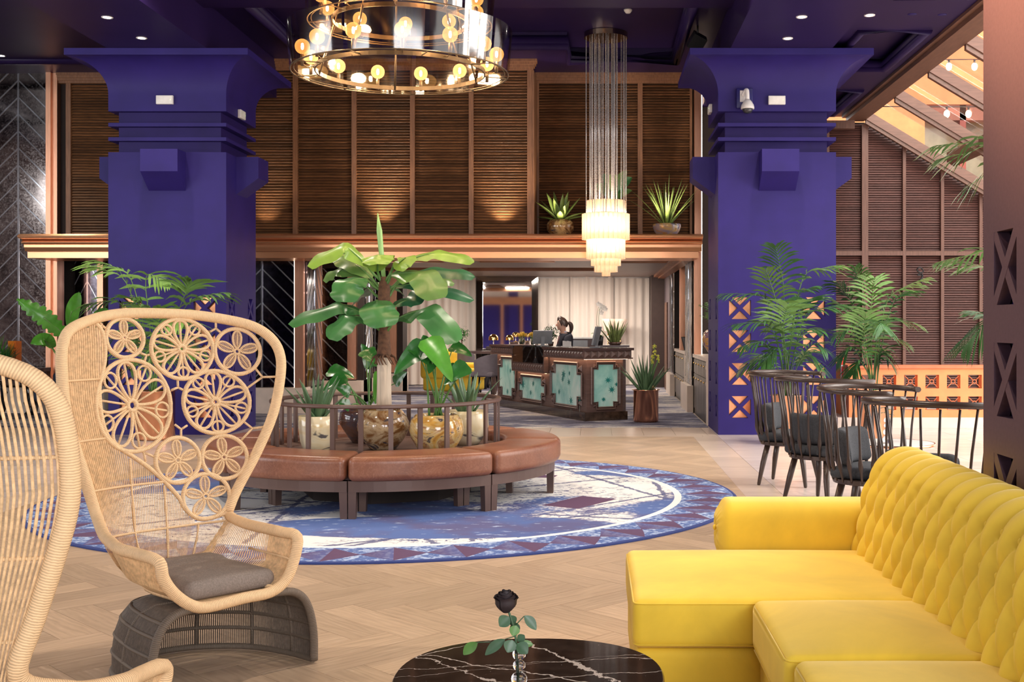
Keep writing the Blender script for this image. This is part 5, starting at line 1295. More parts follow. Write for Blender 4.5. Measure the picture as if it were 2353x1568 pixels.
for (bx, by), (kx, ky), (tx, ty), w in (((150, 775), (100, 730), (38, 688), .26), ((158, 760), (165, 715), (182, 672), .24), ((200, 760), (222, 730), (250, 715), .22), ((120, 800), (100, 780), (70, 790), .2)):
    a, k, e = at(bx, by, 16.1)-BO, at(kx, ky, 15.9)-BO, at(tx, ty, 15.8)-BO; C = catmull([a, k, e], 8); b = MB()
    def fn(u, v, C=C, w=w):
        n = len(C)-1; i = min(n-1, int(v*n)); c = lerp(C[i], C[i+1], v*n-i); d = (C[i+1]-C[i]).normalized(); s = d.cross(Vector((0, -1, .4))).normalized(); q = (u-.5)*2
        nick = 1-.35*max(0, sin(v*60))*abs(q)*(w > .25); return c+s*(q*w*.5*(sin(pi*min(.98, v+.03))**.6)*nick)+Vector((0, -1, 0))*(-abs(q)*w*.1)
    b.grid(fn, 6, 40); b.build('leaf', alo_m2, bp_)
    MB().tube(catmull([Vector((0, 0, 0)), lerp(Vector((0, 0, 0)), a, .5)+Vector((0, 0, .05)), a, k], 5), .012, 6).build('stalk', stem_m, bp_)
# ------------------------------------------------------------------ ring chandelier
smoke = thin_glass('smoked_amber_glass', (.72, .57, .42), .055, .08, 3.5)
iron = M('blackened_brass', (.16, .11, .065), .38, .85, var=.15)
def bulb_mat():
    m, nt, N, L, p = newmat('lit_globe_glass')
    tr = N.new('ShaderNodeBsdfTransparent'); em = N.new('ShaderNodeEmission'); em.inputs[0].default_value = (1, .48, .14, 1); em.inputs[1].default_value = 2.6
    lw = N.new('ShaderNodeLayerWeight'); lw.inputs[0].default_value = .45
    mx = N.new('ShaderNodeMixShader'); L.new(math_n(nt, 'MULTIPLY_ADD', lw.outputs['Facing'], .25, .26), mx.inputs[0]); L.new(tr.outputs[0], mx.inputs[1]); L.new(em.outputs[0], mx.inputs[2]); L.new(mx.outputs[0], N['Material Output'].inputs[0]); return m
globe_m = bulb_mat(); fil_m = emit('filament', (1, .78, .45), 60)
CH = Vector((-1.65, 9.96, 0)); ch = thing('ring_chandelier', 'two tier ring chandelier of smoked glass panes and globe bulbs', 'chandelier', (CH.x, CH.y, 3.58))
gl_me = MB().lathe_sq((0, 0, 0), .0625, 16, 10, (1, 1, 1)).build('globe', globe_m, mesh_only=True)
fi_me = MB().lathe([(.001, -.028), (.009, -.022), (.012, 0), (.009, .024), (.001, .028)], 8).build('filament', fil_m, mesh_only=True)
so_me = MB().lathe([(.001, -.16), (.014, -.16), (.016, -.075), (.010, -.06)], 10).build('socket', iron, mesh_only=True)
def ring(r, z, rad, n=64, flat=None):
    b = MB()
    if flat: b.lathe([(r-rad, z), (r+rad, z), (r+rad, z+flat), (r-rad, z+flat), (r-rad, z)], n, smooth=False, cap=False)
    else: b.tube([(r*cos(2*pi*k/n), r*sin(2*pi*k/n), z) for k in range(n)], rad, 6, closed=True)
    b.build('ring', iron, ch)
for z0, R, ri, nb, npan, ph in ((0, .91, .71, 13, 9, .3), (.42, .77, .57, 10, 8, .1)):
    ring(R, z0, .006); ring(ri, z0, .006, flat=.035); ring(R-.03, z0+.01, .004)
    for k in range(npan):
        a0, a1 = 2*pi*(k+ph)/npan+.02, 2*pi*(k+1+ph)/npan-.02
        b = MB(); b.grid(lambda u, v: ((R+.004+.03*v)*cos(lerp(a0, a1, u)), (R+.004+.03*v)*sin(lerp(a0, a1, u)), z0+.005+.36*v), 10, 1); b.build('glass_pane', smoke, ch)
        MB().tube([(ri*cos(a0), ri*sin(a0), z0+.01), (R*cos(a0), R*sin(a0), z0)], .005, 6).build('spoke', iron, ch)
    for k in range(nb):
        a = 2*pi*(k+.5)/nb+ph; rb = (R+ri)/2; c = (rb*cos(a), rb*sin(a), z0+.175)
        bu = bpy.data.objects.new('bulb', gl_me); COL.objects.link(bu); bu.parent = ch; bu.location = c
        inst(fi_me, 'filament', bu); inst(so_me, 'socket', bu)
        MB().tube([(ri*cos(a), ri*sin(a), z0+.02), (lerp(ri, rb, .6)*cos(a), lerp(ri, rb, .6)*sin(a), z0+.005), (rb*cos(a), rb*sin(a), z0+.03)], .004, 5).build('bulb_arm', iron, ch)
    for k in range(6): lamp('chandelier_light', 'POINT', (CH.x+(R+ri)/2*cos(k*pi/3), CH.y+(R+ri)/2*sin(k*pi/3), 3.58+z0+.17), 13, (1, .68, .38), None, .05)
for k in range(5):
    a = 2*pi*k/5+.55
    MB().tube([(.71*cos(a), .71*sin(a), .0), (.57*cos(a), .57*sin(a), .44)], .011, 4).build('strut', iron, ch); MB().tube([(.57*cos(a), .57*sin(a), .44), (.2*cos(a), .2*sin(a), 2.0), (.2*cos(a), .2*sin(a), 2.21)], .008, 6).build('suspension_rod', iron, ch)
# ------------------------------------------------------------------ tubular crystal lamp
def crystal_mat():
    m, nt, N, L, p = newmat('lit_crystal_tube')
    tr = N.new('ShaderNodeBsdfTransparent'); tr.inputs[0].default_value = (1, .93, .84, 1); em = N.new('ShaderNodeEmission'); em.inputs[0].default_value = (1, .56, .28, 1); em.inputs[1].default_value = 1.1
    gl = N.new('ShaderNodeBsdfGlossy'); gl.inputs['Roughness'].default_value = .05
    lw = N.new('ShaderNodeLayerWeight'); lw.inputs[0].default_value = .5
    tl = N.new('ShaderNodeBsdfTranslucent'); tl.inputs[0].default_value = (1, .87, .76, 1); m0 = N.new('ShaderNodeMixShader'); m0.inputs[0].default_value = .62; L.new(tr.outputs[0], m0.inputs[1]); L.new(tl.outputs[0], m0.inputs[2])
    m1 = N.new('ShaderNodeMixShader'); m1.inputs[0].default_value = .36; L.new(m0.outputs[0], m1.inputs[1]); L.new(em.outputs[0], m1.inputs[2])
    m2 = N.new('ShaderNodeMixShader'); L.new(math_n(nt, 'MULTIPLY', lw.outputs['Facing'], .45), m2.inputs[0]); L.new(m1.outputs[0], m2.inputs[1]); L.new(gl.outputs[0], m2.inputs[2]); L.new(m2.outputs[0], N['Material Output'].inputs[0]); return m
cry_m = crystal_mat()
def bead_mat():
    m, nt, N, L, p = newmat('crystal_bead_strand')
    f = noise(nt, coords(nt, (1, 1, 1)), 160, 2); L.new(ramp(nt, f, ((.40, (.30, .27, .26)), (.58, (.90, .85, .82)))), p.inputs['Base Color']); p.inputs['Metallic'].default_value = .25; p.inputs['Roughness'].default_value = .15; return m
bead_m = bead_mat()
CL = Vector((.156, 17.5, 0)); cl = thing('crystal_lamp', 'tall pendant of lit crystal tubes hung on long bead strands', 'chandelier', (CL.x, CL.y, 2.17))
zz = lambda z: z-2.17
MB().lathe([(.001, zz(5.72)), (.325, zz(5.72)), (.325, zz(5.795)), (.001, zz(5.795))], 40, smooth=False).build('canopy', M('bronze_mirror_canopy', (.45, .33, .24), .12, 1.), cl)
for k in range(46):
    a = 2.4*k; r = (.305, .305, .24, .17, .10)[k % 5]
    MB().tube([(r*cos(a), r*sin(a), zz(3.10 if r > .3 else 3.2)), (r*cos(a), r*sin(a), zz(5.72))], .0062, 5).build('bead_strand', bead_m, cl)
for R, z0, z1, n in ((.255, 3.12, 3.30, 22), (.32, 2.717, 3.10, 28), (.255, 2.43, 2.82, 22), (.19, 2.33, 2.52, 17), (.142, 2.236, 2.40, 13), (.042, 2.176, 2.32, 5)):
    tr_ = pi*R/n*1.04; me = MB().lathe([(tr_, 0), (tr_, z1-z0)], 10, cap=False).build('crystal_tube', cry_m, mesh_only=True)
    for k in range(n): inst(me, 'crystal_tube', cl, (R*cos(2*pi*k/n), R*sin(2*pi*k/n), zz(z0)))
    MB().lathe([(R-.01, zz(z1)-.006), (R+.01, zz(z1)-.006), (R+.01, zz(z1)), (R-.01, zz(z1)), (R-.01, zz(z1)-.006)], 32, smooth=False, cap=False).build('tier_ring', gold, cl)
cm_ = emit('crystal_lamp_core', (1, .84, .66), 13)
MB().lathe([(.001, zz(2.95)), (.20, zz(2.95)), (.20, zz(3.05)), (.001, zz(3.05))], 20).build('light_core', cm_, cl); MB().lathe([(.001, zz(2.52)), (.14, zz(2.52)), (.17, zz(2.72)), (.001, zz(2.72))], 20).build('light_core', cm_, cl)
lamp('crystal_light', 'POINT', (CL.x, CL.y, 2.86), 60, (1, .78, .52), None, .3)
# ------------------------------------------------------------------ pillar fittings
def emergency(loc, rz, label):
    t = thing('emergency_light', label, 'emergency light', loc, rz, 'white emergency light boxes on the capitals')
    b = MB(); b.rbox(-.112, .112, -.045, 0, -.058, .058, .008, n=2); b.build('body', white_p, t); MB().box(-.10, .10, -.0475, -.044, -.047, .047).build('diffuser', M('emergency_diffuser', (.85, .83, .78), .3), t)
    MB().lathe_sq((.08, -.048, .0), .004, 6, 4, (1, 1, 1)).build('indicator', emit('green_led', (.4, 1, .2), 2), t)
emergency((-5.67, 15.498, 4.415), 0, 'emergency light on the front of the left capital')
emergency((-4.868, 16.1, 4.33), pi/2, 'emergency light on the right side of the left capital')
emergency((2.39, 15.498, 4.41), 0, 'emergency light on the front of the right capital, beside the dome camera')
emergency((1.618, 16.35, 4.45), -pi/2, 'emergency light on the left side of the right capital')
cc = thing('dome_camera', 'white dome security camera on a blue box on the right capital', 'camera', (1.97, 15.498, 4.40))
b = MB(); b.rbox(-.115, .10, -.06, 0, -.10, .165, .012, n=2); b.build('junction_box', blue_d, cc)
MB().box(-.07, .0, -.068, -.058, -.02, .13).build('wall_plate', white_p, cc)
MB().tube(catmull([(-.035, -.065, .06), (.0, -.10, .12), (.015, -.13, .11), (.02, -.135, .0)], 5), .027, 12).build('bracket_arm', white_p, cc)
MB().lathe([(.03, .0), (.055, -.03), (.082, -.075), (.088, -.105), (.088, -.125), (.07, -.125)], 24, c=(.02, -.135, .0)).build('housing', white_p, cc)
MB().lathe([(.07, -.125), (.066, -.150), (.045, -.178), (.001, -.188)], 20, c=(.02, -.135, 0)).build('dome', M('tinted_dome', (.08, .08, .09), .05, .6), cc)
agave_l = M('light_agave', (.20, .30, .07), .38, var=.3, scale=6)
# ------------------------------------------------------------------ pots on the cornice shelf
pot('shelf_pot', (-.56, 18.75, 2.857), [(.10, 0), (.14, .02), (.205, .09), (.225, .16), (.21, .22), (.165, .265), (.15, .272), (.14, .255)], gl_gold, 'round mottled pot with agave on the copper shelf', 'planter', .15, .25)
aloe((-.56, 18.75, 2.857+.25), 17, .52, .13, agave_l, 'broad leaved agave in the left pot on the copper shelf', 1.15, 21, rmin=.02, mid=.75, flat=.3)
pot('shelf_pot', (1.14, 18.75, 2.857), [(.11, 0), (.15, .015), (.205, .09), (.228, .16), (.225, .20), (.21, .205), (.20, .19)], gl_blue, 'round mottled bowl with grassy plant on the copper shelf', 'planter', .20, .18)
aloe((1.14, 18.75, 2.857+.18), 34, .82, .045, agave_l, 'tall grassy plant in the right bowl on the copper shelf', .78, 22, rmin=.04)
pot('shelf_pot', (.28, 18.8, 2.857), [(.10, 0), (.14, .02), (.20, .09), (.21, .16), (.17, .24), (.16, .23)], gl_brown, 'round pot on the copper shelf behind the crystal lamp', 'planter', .16, .22)
pl = thing('broadleaf_plant', 'leafy plant on the copper shelf behind the bead strands', 'plant', (.28, 18.8, 3.07)); PO = Vector(pl.location)
for (bx, by), (tx, ty), w, mi in (((1410, 450), (1440, 392), .16, 3), ((1412, 450), (1452, 408), .18, 1), ((1412, 460), (1452, 438), .14, 3), ((1402, 455), (1366, 425), .2, 3), ((1405, 440), (1385, 400), .2, 1), ((1405, 440), (1408, 398), .2, 0)):
    a, e = at(bx, by, 18.8)-PO, at(tx, ty, 18.7)-PO; b = MB(); leaf_mesh(b, a, e, w, up=(.2, -.8, .5), sag=.1, fold=.12, n=8, shape='lance'); b.build('leaf', GR[mi], pl); MB().tube([Vector((0, 0, 0)), a*.6, a], .006, 5).build('stalk', stem_m, pl)
# ------------------------------------------------------------------ things at the garden end
fx = thing('fire_sign', 'narrow red and white fire equipment sign beside the right pillar', 'sign', (3.52, 16.75, .62)); MB().box(-.02, .02, -.02, .02, .02, .36).build('plate', M('sign_white', (.85, .83, .82), .4), fx); MB().box(-.021, .021, -.022, .02, .26, .365).build('red_band', M('sign_red', (.75, .03, .02), .4), fx); MB().box(-.015, .015, -.023, -.018, .06, .24).build('red_symbol', M('sign_red_print', (.8, .05, .04), .4), fx); MB().lathe([(.01, -.45), (.01, .05)], 8).build('post', black_p, fx)
kb = thing('cable_loop', 'black knotted cable hanging on the garden louvres', 'cable', (5.64, 20.44, 2.32))
MB().tube(catmull([(.0, 0, -.10), (.05, -.01, 0), (-.05, -.02, .08), (.0, -.03, .13), (.06, -.02, .06), (-.04, -.01, .0), (.04, 0, -.02), (.03, 0, -.16)], 6), .012, 7).build('cord', black_p, kb)
gs = thing('garden_string_bulb', 'upper left warm bulb seen through the sloping roof glass', 'bulb', (6.5, 21.6, 6.2), group='string bulbs outside the roof glass'); MB().lathe_sq((0, 0, 0), .055, 10, 8, (1, 1, 1.3)).build('globe', emit('string_bulb', (1, .70, .35), 14), gs); MB().lathe([(.02, .06), (.02, .13)], 8).build('socket', black_p, gs)
for x, z, lb in ((6.97, 6.2, 'upper right'), (6.46, 5.33, 'lower left'), (6.86, 5.33, 'lower right')): dup(gs, (x, 21.6, z), 0, lb+' warm bulb seen through the sloping roof glass')
for z, lb in ((6.34, 'upper'), (5.47, 'lower')): MB((7, 21.6, z)).tube([(4.3, 21.6, z), (6.5, 21.6, z-.01), (9.0, 21.6, z)], .010, 5).build('bulb_string', black_p, label=lb+' thin black cable carrying bulbs outside the roof glass', cat='cable')
# ------------------------------------------------------------------ reception desk
walnut = M('dark_walnut', (.125, .073, .06), .36, var=.2, scale=5, stretch=(1, 1, 8)); walnut_t = M('dark_walnut_top', (.075, .045, .042), .25, var=.15, scale=5, stretch=(1, 6, 1))
emper = M('brown_emperador_marble', (.05, .03, .02), .1, var=.7, scale=9, detail=8)
def teal_mat():
    m, nt, N, L, p = newmat('teal_painted_glass'); v = coords(nt, (1, 1, .6)); f = noise(nt, v, 3, 4, .6, .5)
    L.new(ramp(nt, f, ((.3, (.20, .52, .48)), (.5, (.42, .72, .65)), (.7, (.66, .82, .75)))), p.inputs['Base Color']); p.inputs['Roughness'].default_value = .12; return m
teal = teal_mat(); teal_d = M('dark_teal_print', (.02, .22, .20), .3); pale_t = M('pale_teal_print', (.50, .70, .62), .3)
DR = radians(25.5); desk = thing('reception_desk', 'dark walnut reception desk with teal palm panels and marble plinth', 'reception desk', (-.157, 17.63, 0), DR)
DL, DD, DW = 3.9, .72, .42
MB().prism([(0, 0), (DD, 0), (DD, .45), (DW+.04, .45), (DW+.04, DL), (0, DL)], 0, .133).build('marble_plinth', emper, desk)
def dbox(name, x0, x1, y0, y1, z0, z1, m=walnut): return MB().box(x0, x1, y0, y1, z0, z1).build(name, m, desk)
Y1, Y2 = 1.52, 2.88
DW = .42
dbox('carcass', .06, DD-.05, .06, .40, .133, .93); dbox('carcass', .06, DW, .40, Y1, .133, .93); dbox('carcass', .06, DW, Y1, Y2, .133, .66); dbox('carcass', .06, DW, Y2, DL-.05, .133, .93)
def counter(y0, y1, x0=-.06, x1=DD+.08):
    dbox('counter_top', x0, x1, y0, y1, 1.062, 1.10, walnut_t); dbox('frieze', x0+.03, x1-.03, y0+(.03 if y0 < 0 else 0), y1, .95, 1.062); dbox('frieze_moulding', x0+.012, x1-.012, y0+(.012 if y0 < 0 else 0), y1, .932, .952)
counter(-.06, .42); counter(.42, Y1, x1=DW+.06); counter(Y2, DL+.05, x1=DW+.06)
dbox('low_frieze', -.03, DW, Y1, Y2, .68, .81); dbox('low_moulding', -.048, DW, Y1, Y2, .664, .684); dbox('low_deck', -.04, DW, Y1, Y2, .805, .82, walnut_t)
for y in (Y1-.03, Y2): dbox('side_stile', -.035, .05, y, y+.03, .664, 1.062)
gm_ = thin_glass('dark_case_glass', (.30, .30, .32), .10)
MB().box(-.03, -.024, Y1, Y2, .82, 1.085).build('case_glass', gm_, desk); MB().box(-.03, DW+.05, Y1, Y2, 1.085, 1.092).build('case_lid', thin_glass('case_lid_glass', (.8, .86, .86), .08), desk); dbox('case_back', DW, DW+.02, Y1, Y2, .82, 1.085, black_p)
for k, (y, h) in enumerate(((1.8, .10), (2.0, .08), (2.3, .12), (2.5, .09))): MB().lathe([(.03, 0), (.04, h*.6), (.015, h*.8), (.018, h)], 12, c=(.2+.05*(k % 2), y, .82)).build('display_bottle', (grey_p, gold, grey_p, copper_p)[k], desk)
st = MB().add([(-.05, 0, -.05), (.05, 0, -.05), (.05, 0, .05), (-.05, 0, .05), (0, -.028, 0)], [(0, 1, 4), (1, 2, 4), (2, 3, 4), (3, 0, 4)]).build('pyramid_stud', walnut, mesh_only=True)
def studs(n, a, b, z, sz, front):
    for k in range(n):
        q = lerp(a, b, (k+.5)/n); w = abs(b-a)/n/.1*.96
        if front: inst(st, 'pyramid_stud', desk, (-.031 if z > .8 else -.031, q, z), (0, 0, -pi/2), (w, 1, sz))
        else: inst(st, 'pyramid_stud', desk, (q, -.031, z), (0, 0, 0), (w, 1, sz))
studs(7, -.02, DD+.04, 1.007, 1.05, False); studs(14, -.02, Y1-.04, 1.007, 1.05, True); studs(13, Y1+.02, Y2-.02, .745, 1.15, True); studs(10, Y2+.04, DL+.02, 1.007, 1.05, True)
for y0, y1, z in ((-.03, Y1, .932), (Y1, Y2, .664), (Y2, DL, .932)): MB().box(.0, .03, y0, y1, z-.003, z).build('light_strip', led_soft, desk)
MB().box(.0, DD, .0, .03, .929, .932).build('light_strip', led_soft, desk)
def star(n, R, r0, rot=0., sq_=1.):
    return [((R if k % 2 == 0 else r0)*cos(rot+pi*k/n), (R if k % 2 == 0 else r0)*sin(rot+pi*k/n)*sq_) for k in range(2*n)]
def dpanel(O, U, w, z0, z1, motifs, cw=.15):
    """stepped teal panel in a walnut surround, on plane through O along U"""
    O, U = Vector(O), Vector(U); N = Vector((U.y, -U.x, 0)); P = lambda u, z, n=0.: O+U*u+Vector((0, 0, z))+N*n
    c = min(cw, w*.19); poly = [(c, 0), (w-c, 0), (w-c, c), (w, c), (w, z1-z0-c), (w-c, z1-z0-c), (w-c, z1-z0), (c, z1-z0), (c, z1-z0-c), (0, z1-z0-c), (0, c), (c, c)]
    MB().extr([P(u, z0+z, .001) for u, z in poly], N*.006).build('teal_pane', teal, desk)
    for t, off, r in ((.0, .0, .013), (.0, -.028, .016)):
        b = MB(); q = []
        cx, cz = w/2, (z1-z0)/2
        for u, z in poly: q.append(P(u+(-off if u < cx else off)*-1*-1 if 0 else u+(off if u < cx else -off), z0+z+(off if z < cz else -off), .014 if off == 0 else .02))
        b.tube(q, r, 4, closed=True, smooth=False); b.build('panel_moulding', walnut, desk)
    s = c*.62
    for u in (c*.36, w-c*.36):
        for z in (z0+c*.36, z1-c*.36):
            b = MB(); b.add([P(u-s/2, z-s/2, .0), P(u+s/2, z-s/2, .0), P(u+s/2, z+s/2, .0), P(u-s/2, z+s/2, .0), P(u, z, .045)], [(0, 1, 4), (1, 2, 4), (2, 3, 4), (3, 0, 4)]); b.build('pyramid_block', walnut, desk)
    for u, z, R in motifs:
        uu, zz_ = w*u, z0+(z1-z0)*z
        MB().extr([P(uu+a, zz_+b_, .0075) for a, b_ in star(8, R, R*.38, .2, .9)], N*.001).build('palm_print', teal_d, desk)
        MB().extr([P(uu-.004, zz_-R*2.6, .0072), P(uu+.004, zz_-R*2.6, .0072), P(uu+.003, zz_-R*.5, .0072), P(uu-.003, zz_-R*.5, .0072)], N*.0006).build('trunk_print', pale_t, desk)
dpanel((.06+.10, .058, 0), (1, 0, 0), .42, .20, .86, ((.6, .62, .06), (.95, .52, .05), (.75, .40, .065), (.42, .18, .05)))
dpanel((.058, 1.36, 0), (0, -1, 0), 1.14, .20, .84, ((.40, .74, .09), (.37, .62, .06), (.58, .56, .07), (.25, .30, .06), (.65, .12, .08), (.93, .18, .08), (.60, .78, .05)))
dpanel((.058, Y2-.12, 0), (0, -1, 0), 1.12, .20, .58, ((.14, .62, .10), (.55, .72, .07), (.85, .2, .07), (.45, .3, .06)), .13)
dpanel((.058, DL-.18, 0), (0, -1, 0), .78, .20, .86, ((.68, .68, .06), (.92, .66, .07), (.12, .2, .05), (.5, .12, .07), (.95, .4, .05)))
DM = Matrix.Translation((-.157, 17.63, 0)) @ Matrix.Rotation(DR, 4, 'Z')
def on_desk(x, y, z=1.101): return DM @ Vector((x, y, z))
# monitors, cards
def monitor(loc, rz, label, w=.40, h=.26, tilt=.25):
    t = thing('monitor', label, 'monitor', loc, rz); b = MB(); b.T = Matrix.Translation((0, 0, .04)) @ Matrix.Rotation(tilt, 4, 'X')
    b.rbox(-w/2, w/2, -.012, .018, 0, h, .008, n=2); b.build('back_shell', grey_p, t)
    b = MB(); b.T = Matrix.Translation((0, 0, .04)) @ Matrix.Rotation(tilt, 4, 'X'); b.box(-w/2+.012, w/2-.012, -.0135, -.011, .012, h-.012); b.build('screen', black_p, t)
    b = MB(); b.rbox(-.09, .09, -.06, .12, 0, .014, .005, n=2); b.hexa([(-.03, .02, .01), (.03, .02, .01), (.03, .05, .01), (-.03, .05, .01)], [(-.03, .03, .16), (.03, .03, .16), (.03, .055, .16), (-.03, .055, .16)]); b.build('stand', grey_p, t); return t
monitor(on_desk(.30, 2.35, 1.093), radians(195), 'grey monitor seen from behind on the glass display case', .34, .23, -.25)
monitor(on_desk(.30, .30), radians(-102), 'slim dark monitor seen edge on at the desk corner', .38, .29, -.22)
cd = thing('leaflet_holder', 'row of small white cards standing on the desk before the receptionist', 'card holder', on_desk(.25, 1.22), DR+pi/2)
for k in range(6): MB().box(-.15+.052*k, -.105+.052*k, -.01, .006, 0, .085+.004*(k % 3)).build('card', white_p, cd)
MB().box(-.16, .17, -.02, .03, 0, .008).build('tray', white_p, cd)
bx = thing('equipment_box', 'dark low cabinet behind the desk corner monitor', 'cabinet', (-.24, 21.5, 0), 0); MB().box(-.24, .20, -.15, .25, 0, 1.20).build('body', walnut_t, bx); MB().box(-.25, .21, -.16, .26, 1.20, 1.225).build('top', white_p, bx); MB().box(-.20, .10, -.156, -.15, .95, 1.17).build('door', grey_p, bx)
cz = thing('credenza', 'dark stepped credenza behind the desk carrying orchid and snake plant', 'sideboard', (.25, 19.9, 0)); MB().box(-.22, .26, -.25, .25, 0, 1.03).build('body', walnut, cz); MB().box(-.30, .32, -.30, .30, 1.075, 1.11).build('top', walnut_t, cz); MB().box(-.26, .28, -.27, .27, 1.03, 1.075).build('moulding', walnut, cz)
po = pot('orchid_pot', (.075, 19.75, 1.111), [(.05, 0), (.065, .15), (.06, .15), (.055, .13)], black_p, 'small black pot of the orchid on the dark credenza', 'planter', .055, .13)
orc = thing('orchid', 'white orchid with arching stem on the dark credenza', 'flower', (.075, 19.75, 1.23)); OO = Vector(orc.location)
orp = lambda px, py, Y=19.72: at(px, py, Y)-OO
MB().tube(catmull([Vector((0, 0, 0)), orp(1376, 745), orp(1377, 715), orp(1384, 702), orp(1392, 710)], 6), .004, 6).build('stem', stem_m, orc); MB().tube(catmull([Vector((-.01, 0, 0)), orp(1371, 740), orp(1374, 712), orp(1376, 706)], 6), .003, 6).build('stem', stem_m, orc)
wpet = M('white_orchid_petal', (.80, .76, .70), .6); 
for x, y in ((1375, 699), (1380, 702), (1383, 709), (1388, 707), (1391, 711), (1382, 719)):
    c = orp(x, y, 19.69); b = MB()
    for k in range(5): a = 2*pi*k/5+.3; leaf_mesh(b, c, c+Vector((.045*cos(a), -.008, .045*sin(a))), .035, up=(0, -1, 0), sag=0, fold=0, n=4, shape='lance')
    b.build('bloom', wpet, orc)
for tx, ty in ((1358, 768), (1362, 775), (1372, 780), (1385, 772)): b = MB(); leaf_mesh(b, (0, 0, .0), orp(tx, ty, 19.65), .075, sag=.2, n=6, shape='lance'); b.build('leaf', alo_m2, orc)
pot('snake_plant_bowl', (.33, 19.85, 1.111), [(.09, 0), (.12, .05), (.11, .05), (.10, .03)], gl_dark, 'low dark bowl under the snake plant on the credenza', 'planter', .11, .03)
aloe((.33, 19.85, 1.14), 20, .44, .07, M('variegated_leaf', (.13, .17, .05), .4, var=.5, scale=10), 'stiff snake plant with upright pointed leaves on the credenza', .55, 31, rmin=.06, name='snake_plant')
copper_planter((.755, 17.55, 0), .187, .485, 'copper planter of aloe standing right of the reception desk')
aloe((.755, 17.55, .43), 24, .62, .075, aloe_m, 'large aloe with yellow flower spikes beside the reception desk', .72, 41, rmin=.07)
for i, (px, py, pyb, w) in enumerate(((1504, 790, 822, .035), (1499, 815, 835, .026), (1512, 815, 832, .026))):
    t_ = thing('aloe_flower', ('tall yellow aloe flower spike above the copper planter', 'short yellow flower spike left of the tall one', 'short yellow flower spike right of the tall one')[i], 'flower', (.755, 17.52, .45)); o = Vector(t_.location)
    a, e = at(px, pyb, 17.52)-o, at(px, py, 17.52)-o; MB().tube([Vector((0, 0, 0)), a*.6, a, e], .006, 6).build('stem', stem_m, t_)
    b = MB(); r = random.Random(i)
    for k in range(26): q = lerp(a, e, r.random()); g = r.uniform(0, 6.28); b.tube([q, q+Vector((w*cos(g), w*sin(g), -.02))], [.007, .004], 5)
    b.build('florets', M('yellow_floret', (.62, .62, .08), .5), t_)
# ------------------------------------------------------------------ receptionist
skin_m = M('skin', (.62, .36, .26), .5, var=.06, Subsurface_Weight=.15); hair_m = M('brown_hair', (.045, .022, .014), .4, var=.4, scale=30, stretch=(6, 6, .6)); navy_m = M('navy_suit', (.016, .017, .030), .75, var=.15, scale=60); shirt_m = M('lilac_shirt', (.62, .56, .66), .7)
def skin_mesh(name, verts, edges, radii, mat, parent, sub=2, root=0):
    me = bpy.data.meshes.new(name); me.from_pydata([tuple(v) for v in verts], edges, []); o = bpy.data.objects.new(name, me); COL.objects.link(o)
    m = o.modifiers.new('s', 'SKIN'); m.use_smooth_shade = True; ss = o.modifiers.new('u', 'SUBSURF'); ss.levels = sub; ss.render_levels = sub
    for i, r in enumerate(radii):
        d = me.skin_vertices[0].data[i]; d.radius = (r, r) if not isinstance(r, tuple) else r; d.use_root = (i == root)
    bpy.context.view_layer.update(); dg = bpy.context.evaluated_depsgraph_get(); m2 = bpy.data.meshes.new_from_object(o.evaluated_get(dg)); bpy.data.objects.remove(o)
    m2.materials.clear(); m2.materials.append(mat); m2.polygons.foreach_set('use_smooth', [True]*len(m2.polygons)); ob = bpy.data.objects.new(name, m2); COL.objects.link(ob); ob.parent = parent; return ob
PO_ = Vector((-.53, 20.75, 0)); pe = thing('person', 'receptionist in a navy suit and pale shirt, brown ponytail, looking down behind the desk', 'person', PO_, radians(198))
# local frame: +x forward (towards the desk worktop on the left), +y her left, z up
V = [(0, 0, .86), (0, 0, 1.0), (.0, 0, 1.13), (.01, 0, 1.235), (.025, 0, 1.295), (.045, 0, 1.345),               # pelvis..neck
     (.06, 0, 1.41), (.065, 0, 1.475), (.055, 0, 1.535),                                                      # head
     (0, .15, 1.235), (.04, .20, 1.02), (.24, .16, .93), (.31, .14, .925), (0, -.15, 1.235), (.05, -.20, 1.02), (.25, -.15, .93), (.32, -.13, .925),
     (0, .09, .80), (.01, .095, .46), (-.01, .095, .07), (.10, .10, .03), (0, -.09, .80), (.01, -.095, .46), (-.01, -.095, .07), (.10, -.10, .03)]
E_ = [(0, 1), (1, 2), (2, 3), (3, 4), (4, 5), (5, 6), (6, 7), (7, 8), (3, 9), (9, 10), (10, 11), (11, 12), (3, 13), (13, 14), (14, 15), (15, 16), (0, 17), (17, 18), (18, 19), (19, 20), (0, 21), (21, 22), (22, 23), (23, 24)]
R_ = [.125, .115, .12, .11, .06, .05, .078, .090, .07, .055, .043, .028, .03, .055, .043, .028, .03, .085, .055, .036, .03, .085, .055, .036, .03]
for sg, w0 in ((1, 12), (-1, 16)):                       # five fingers rooted in each palm
    base = Vector(V[w0])
    for k in range(5):
        off = (k-2)*.016
        p1 = base+Vector((.035-(.02 if k == (0 if sg > 0 else 4) else 0), off, -.004)); p2 = p1+Vector((.028-.004*abs(k-2), off*.25, -.008)); p3 = p2+Vector((.02-.003*abs(k-2), 0, -.014))
        i = len(V); V += [tuple(p1), tuple(p2), tuple(p3)]; E_ += [(w0, i), (i, i+1), (i+1, i+2)]; R_ += [.009, .008, .007]
body = skin_mesh('body', V, E_, R_, skin_m, pe, 2)
def head_add(name, mat, fn): b = MB(); fn(b); return b.build(name, mat, pe)
HX_, HZ = .062, 1.468
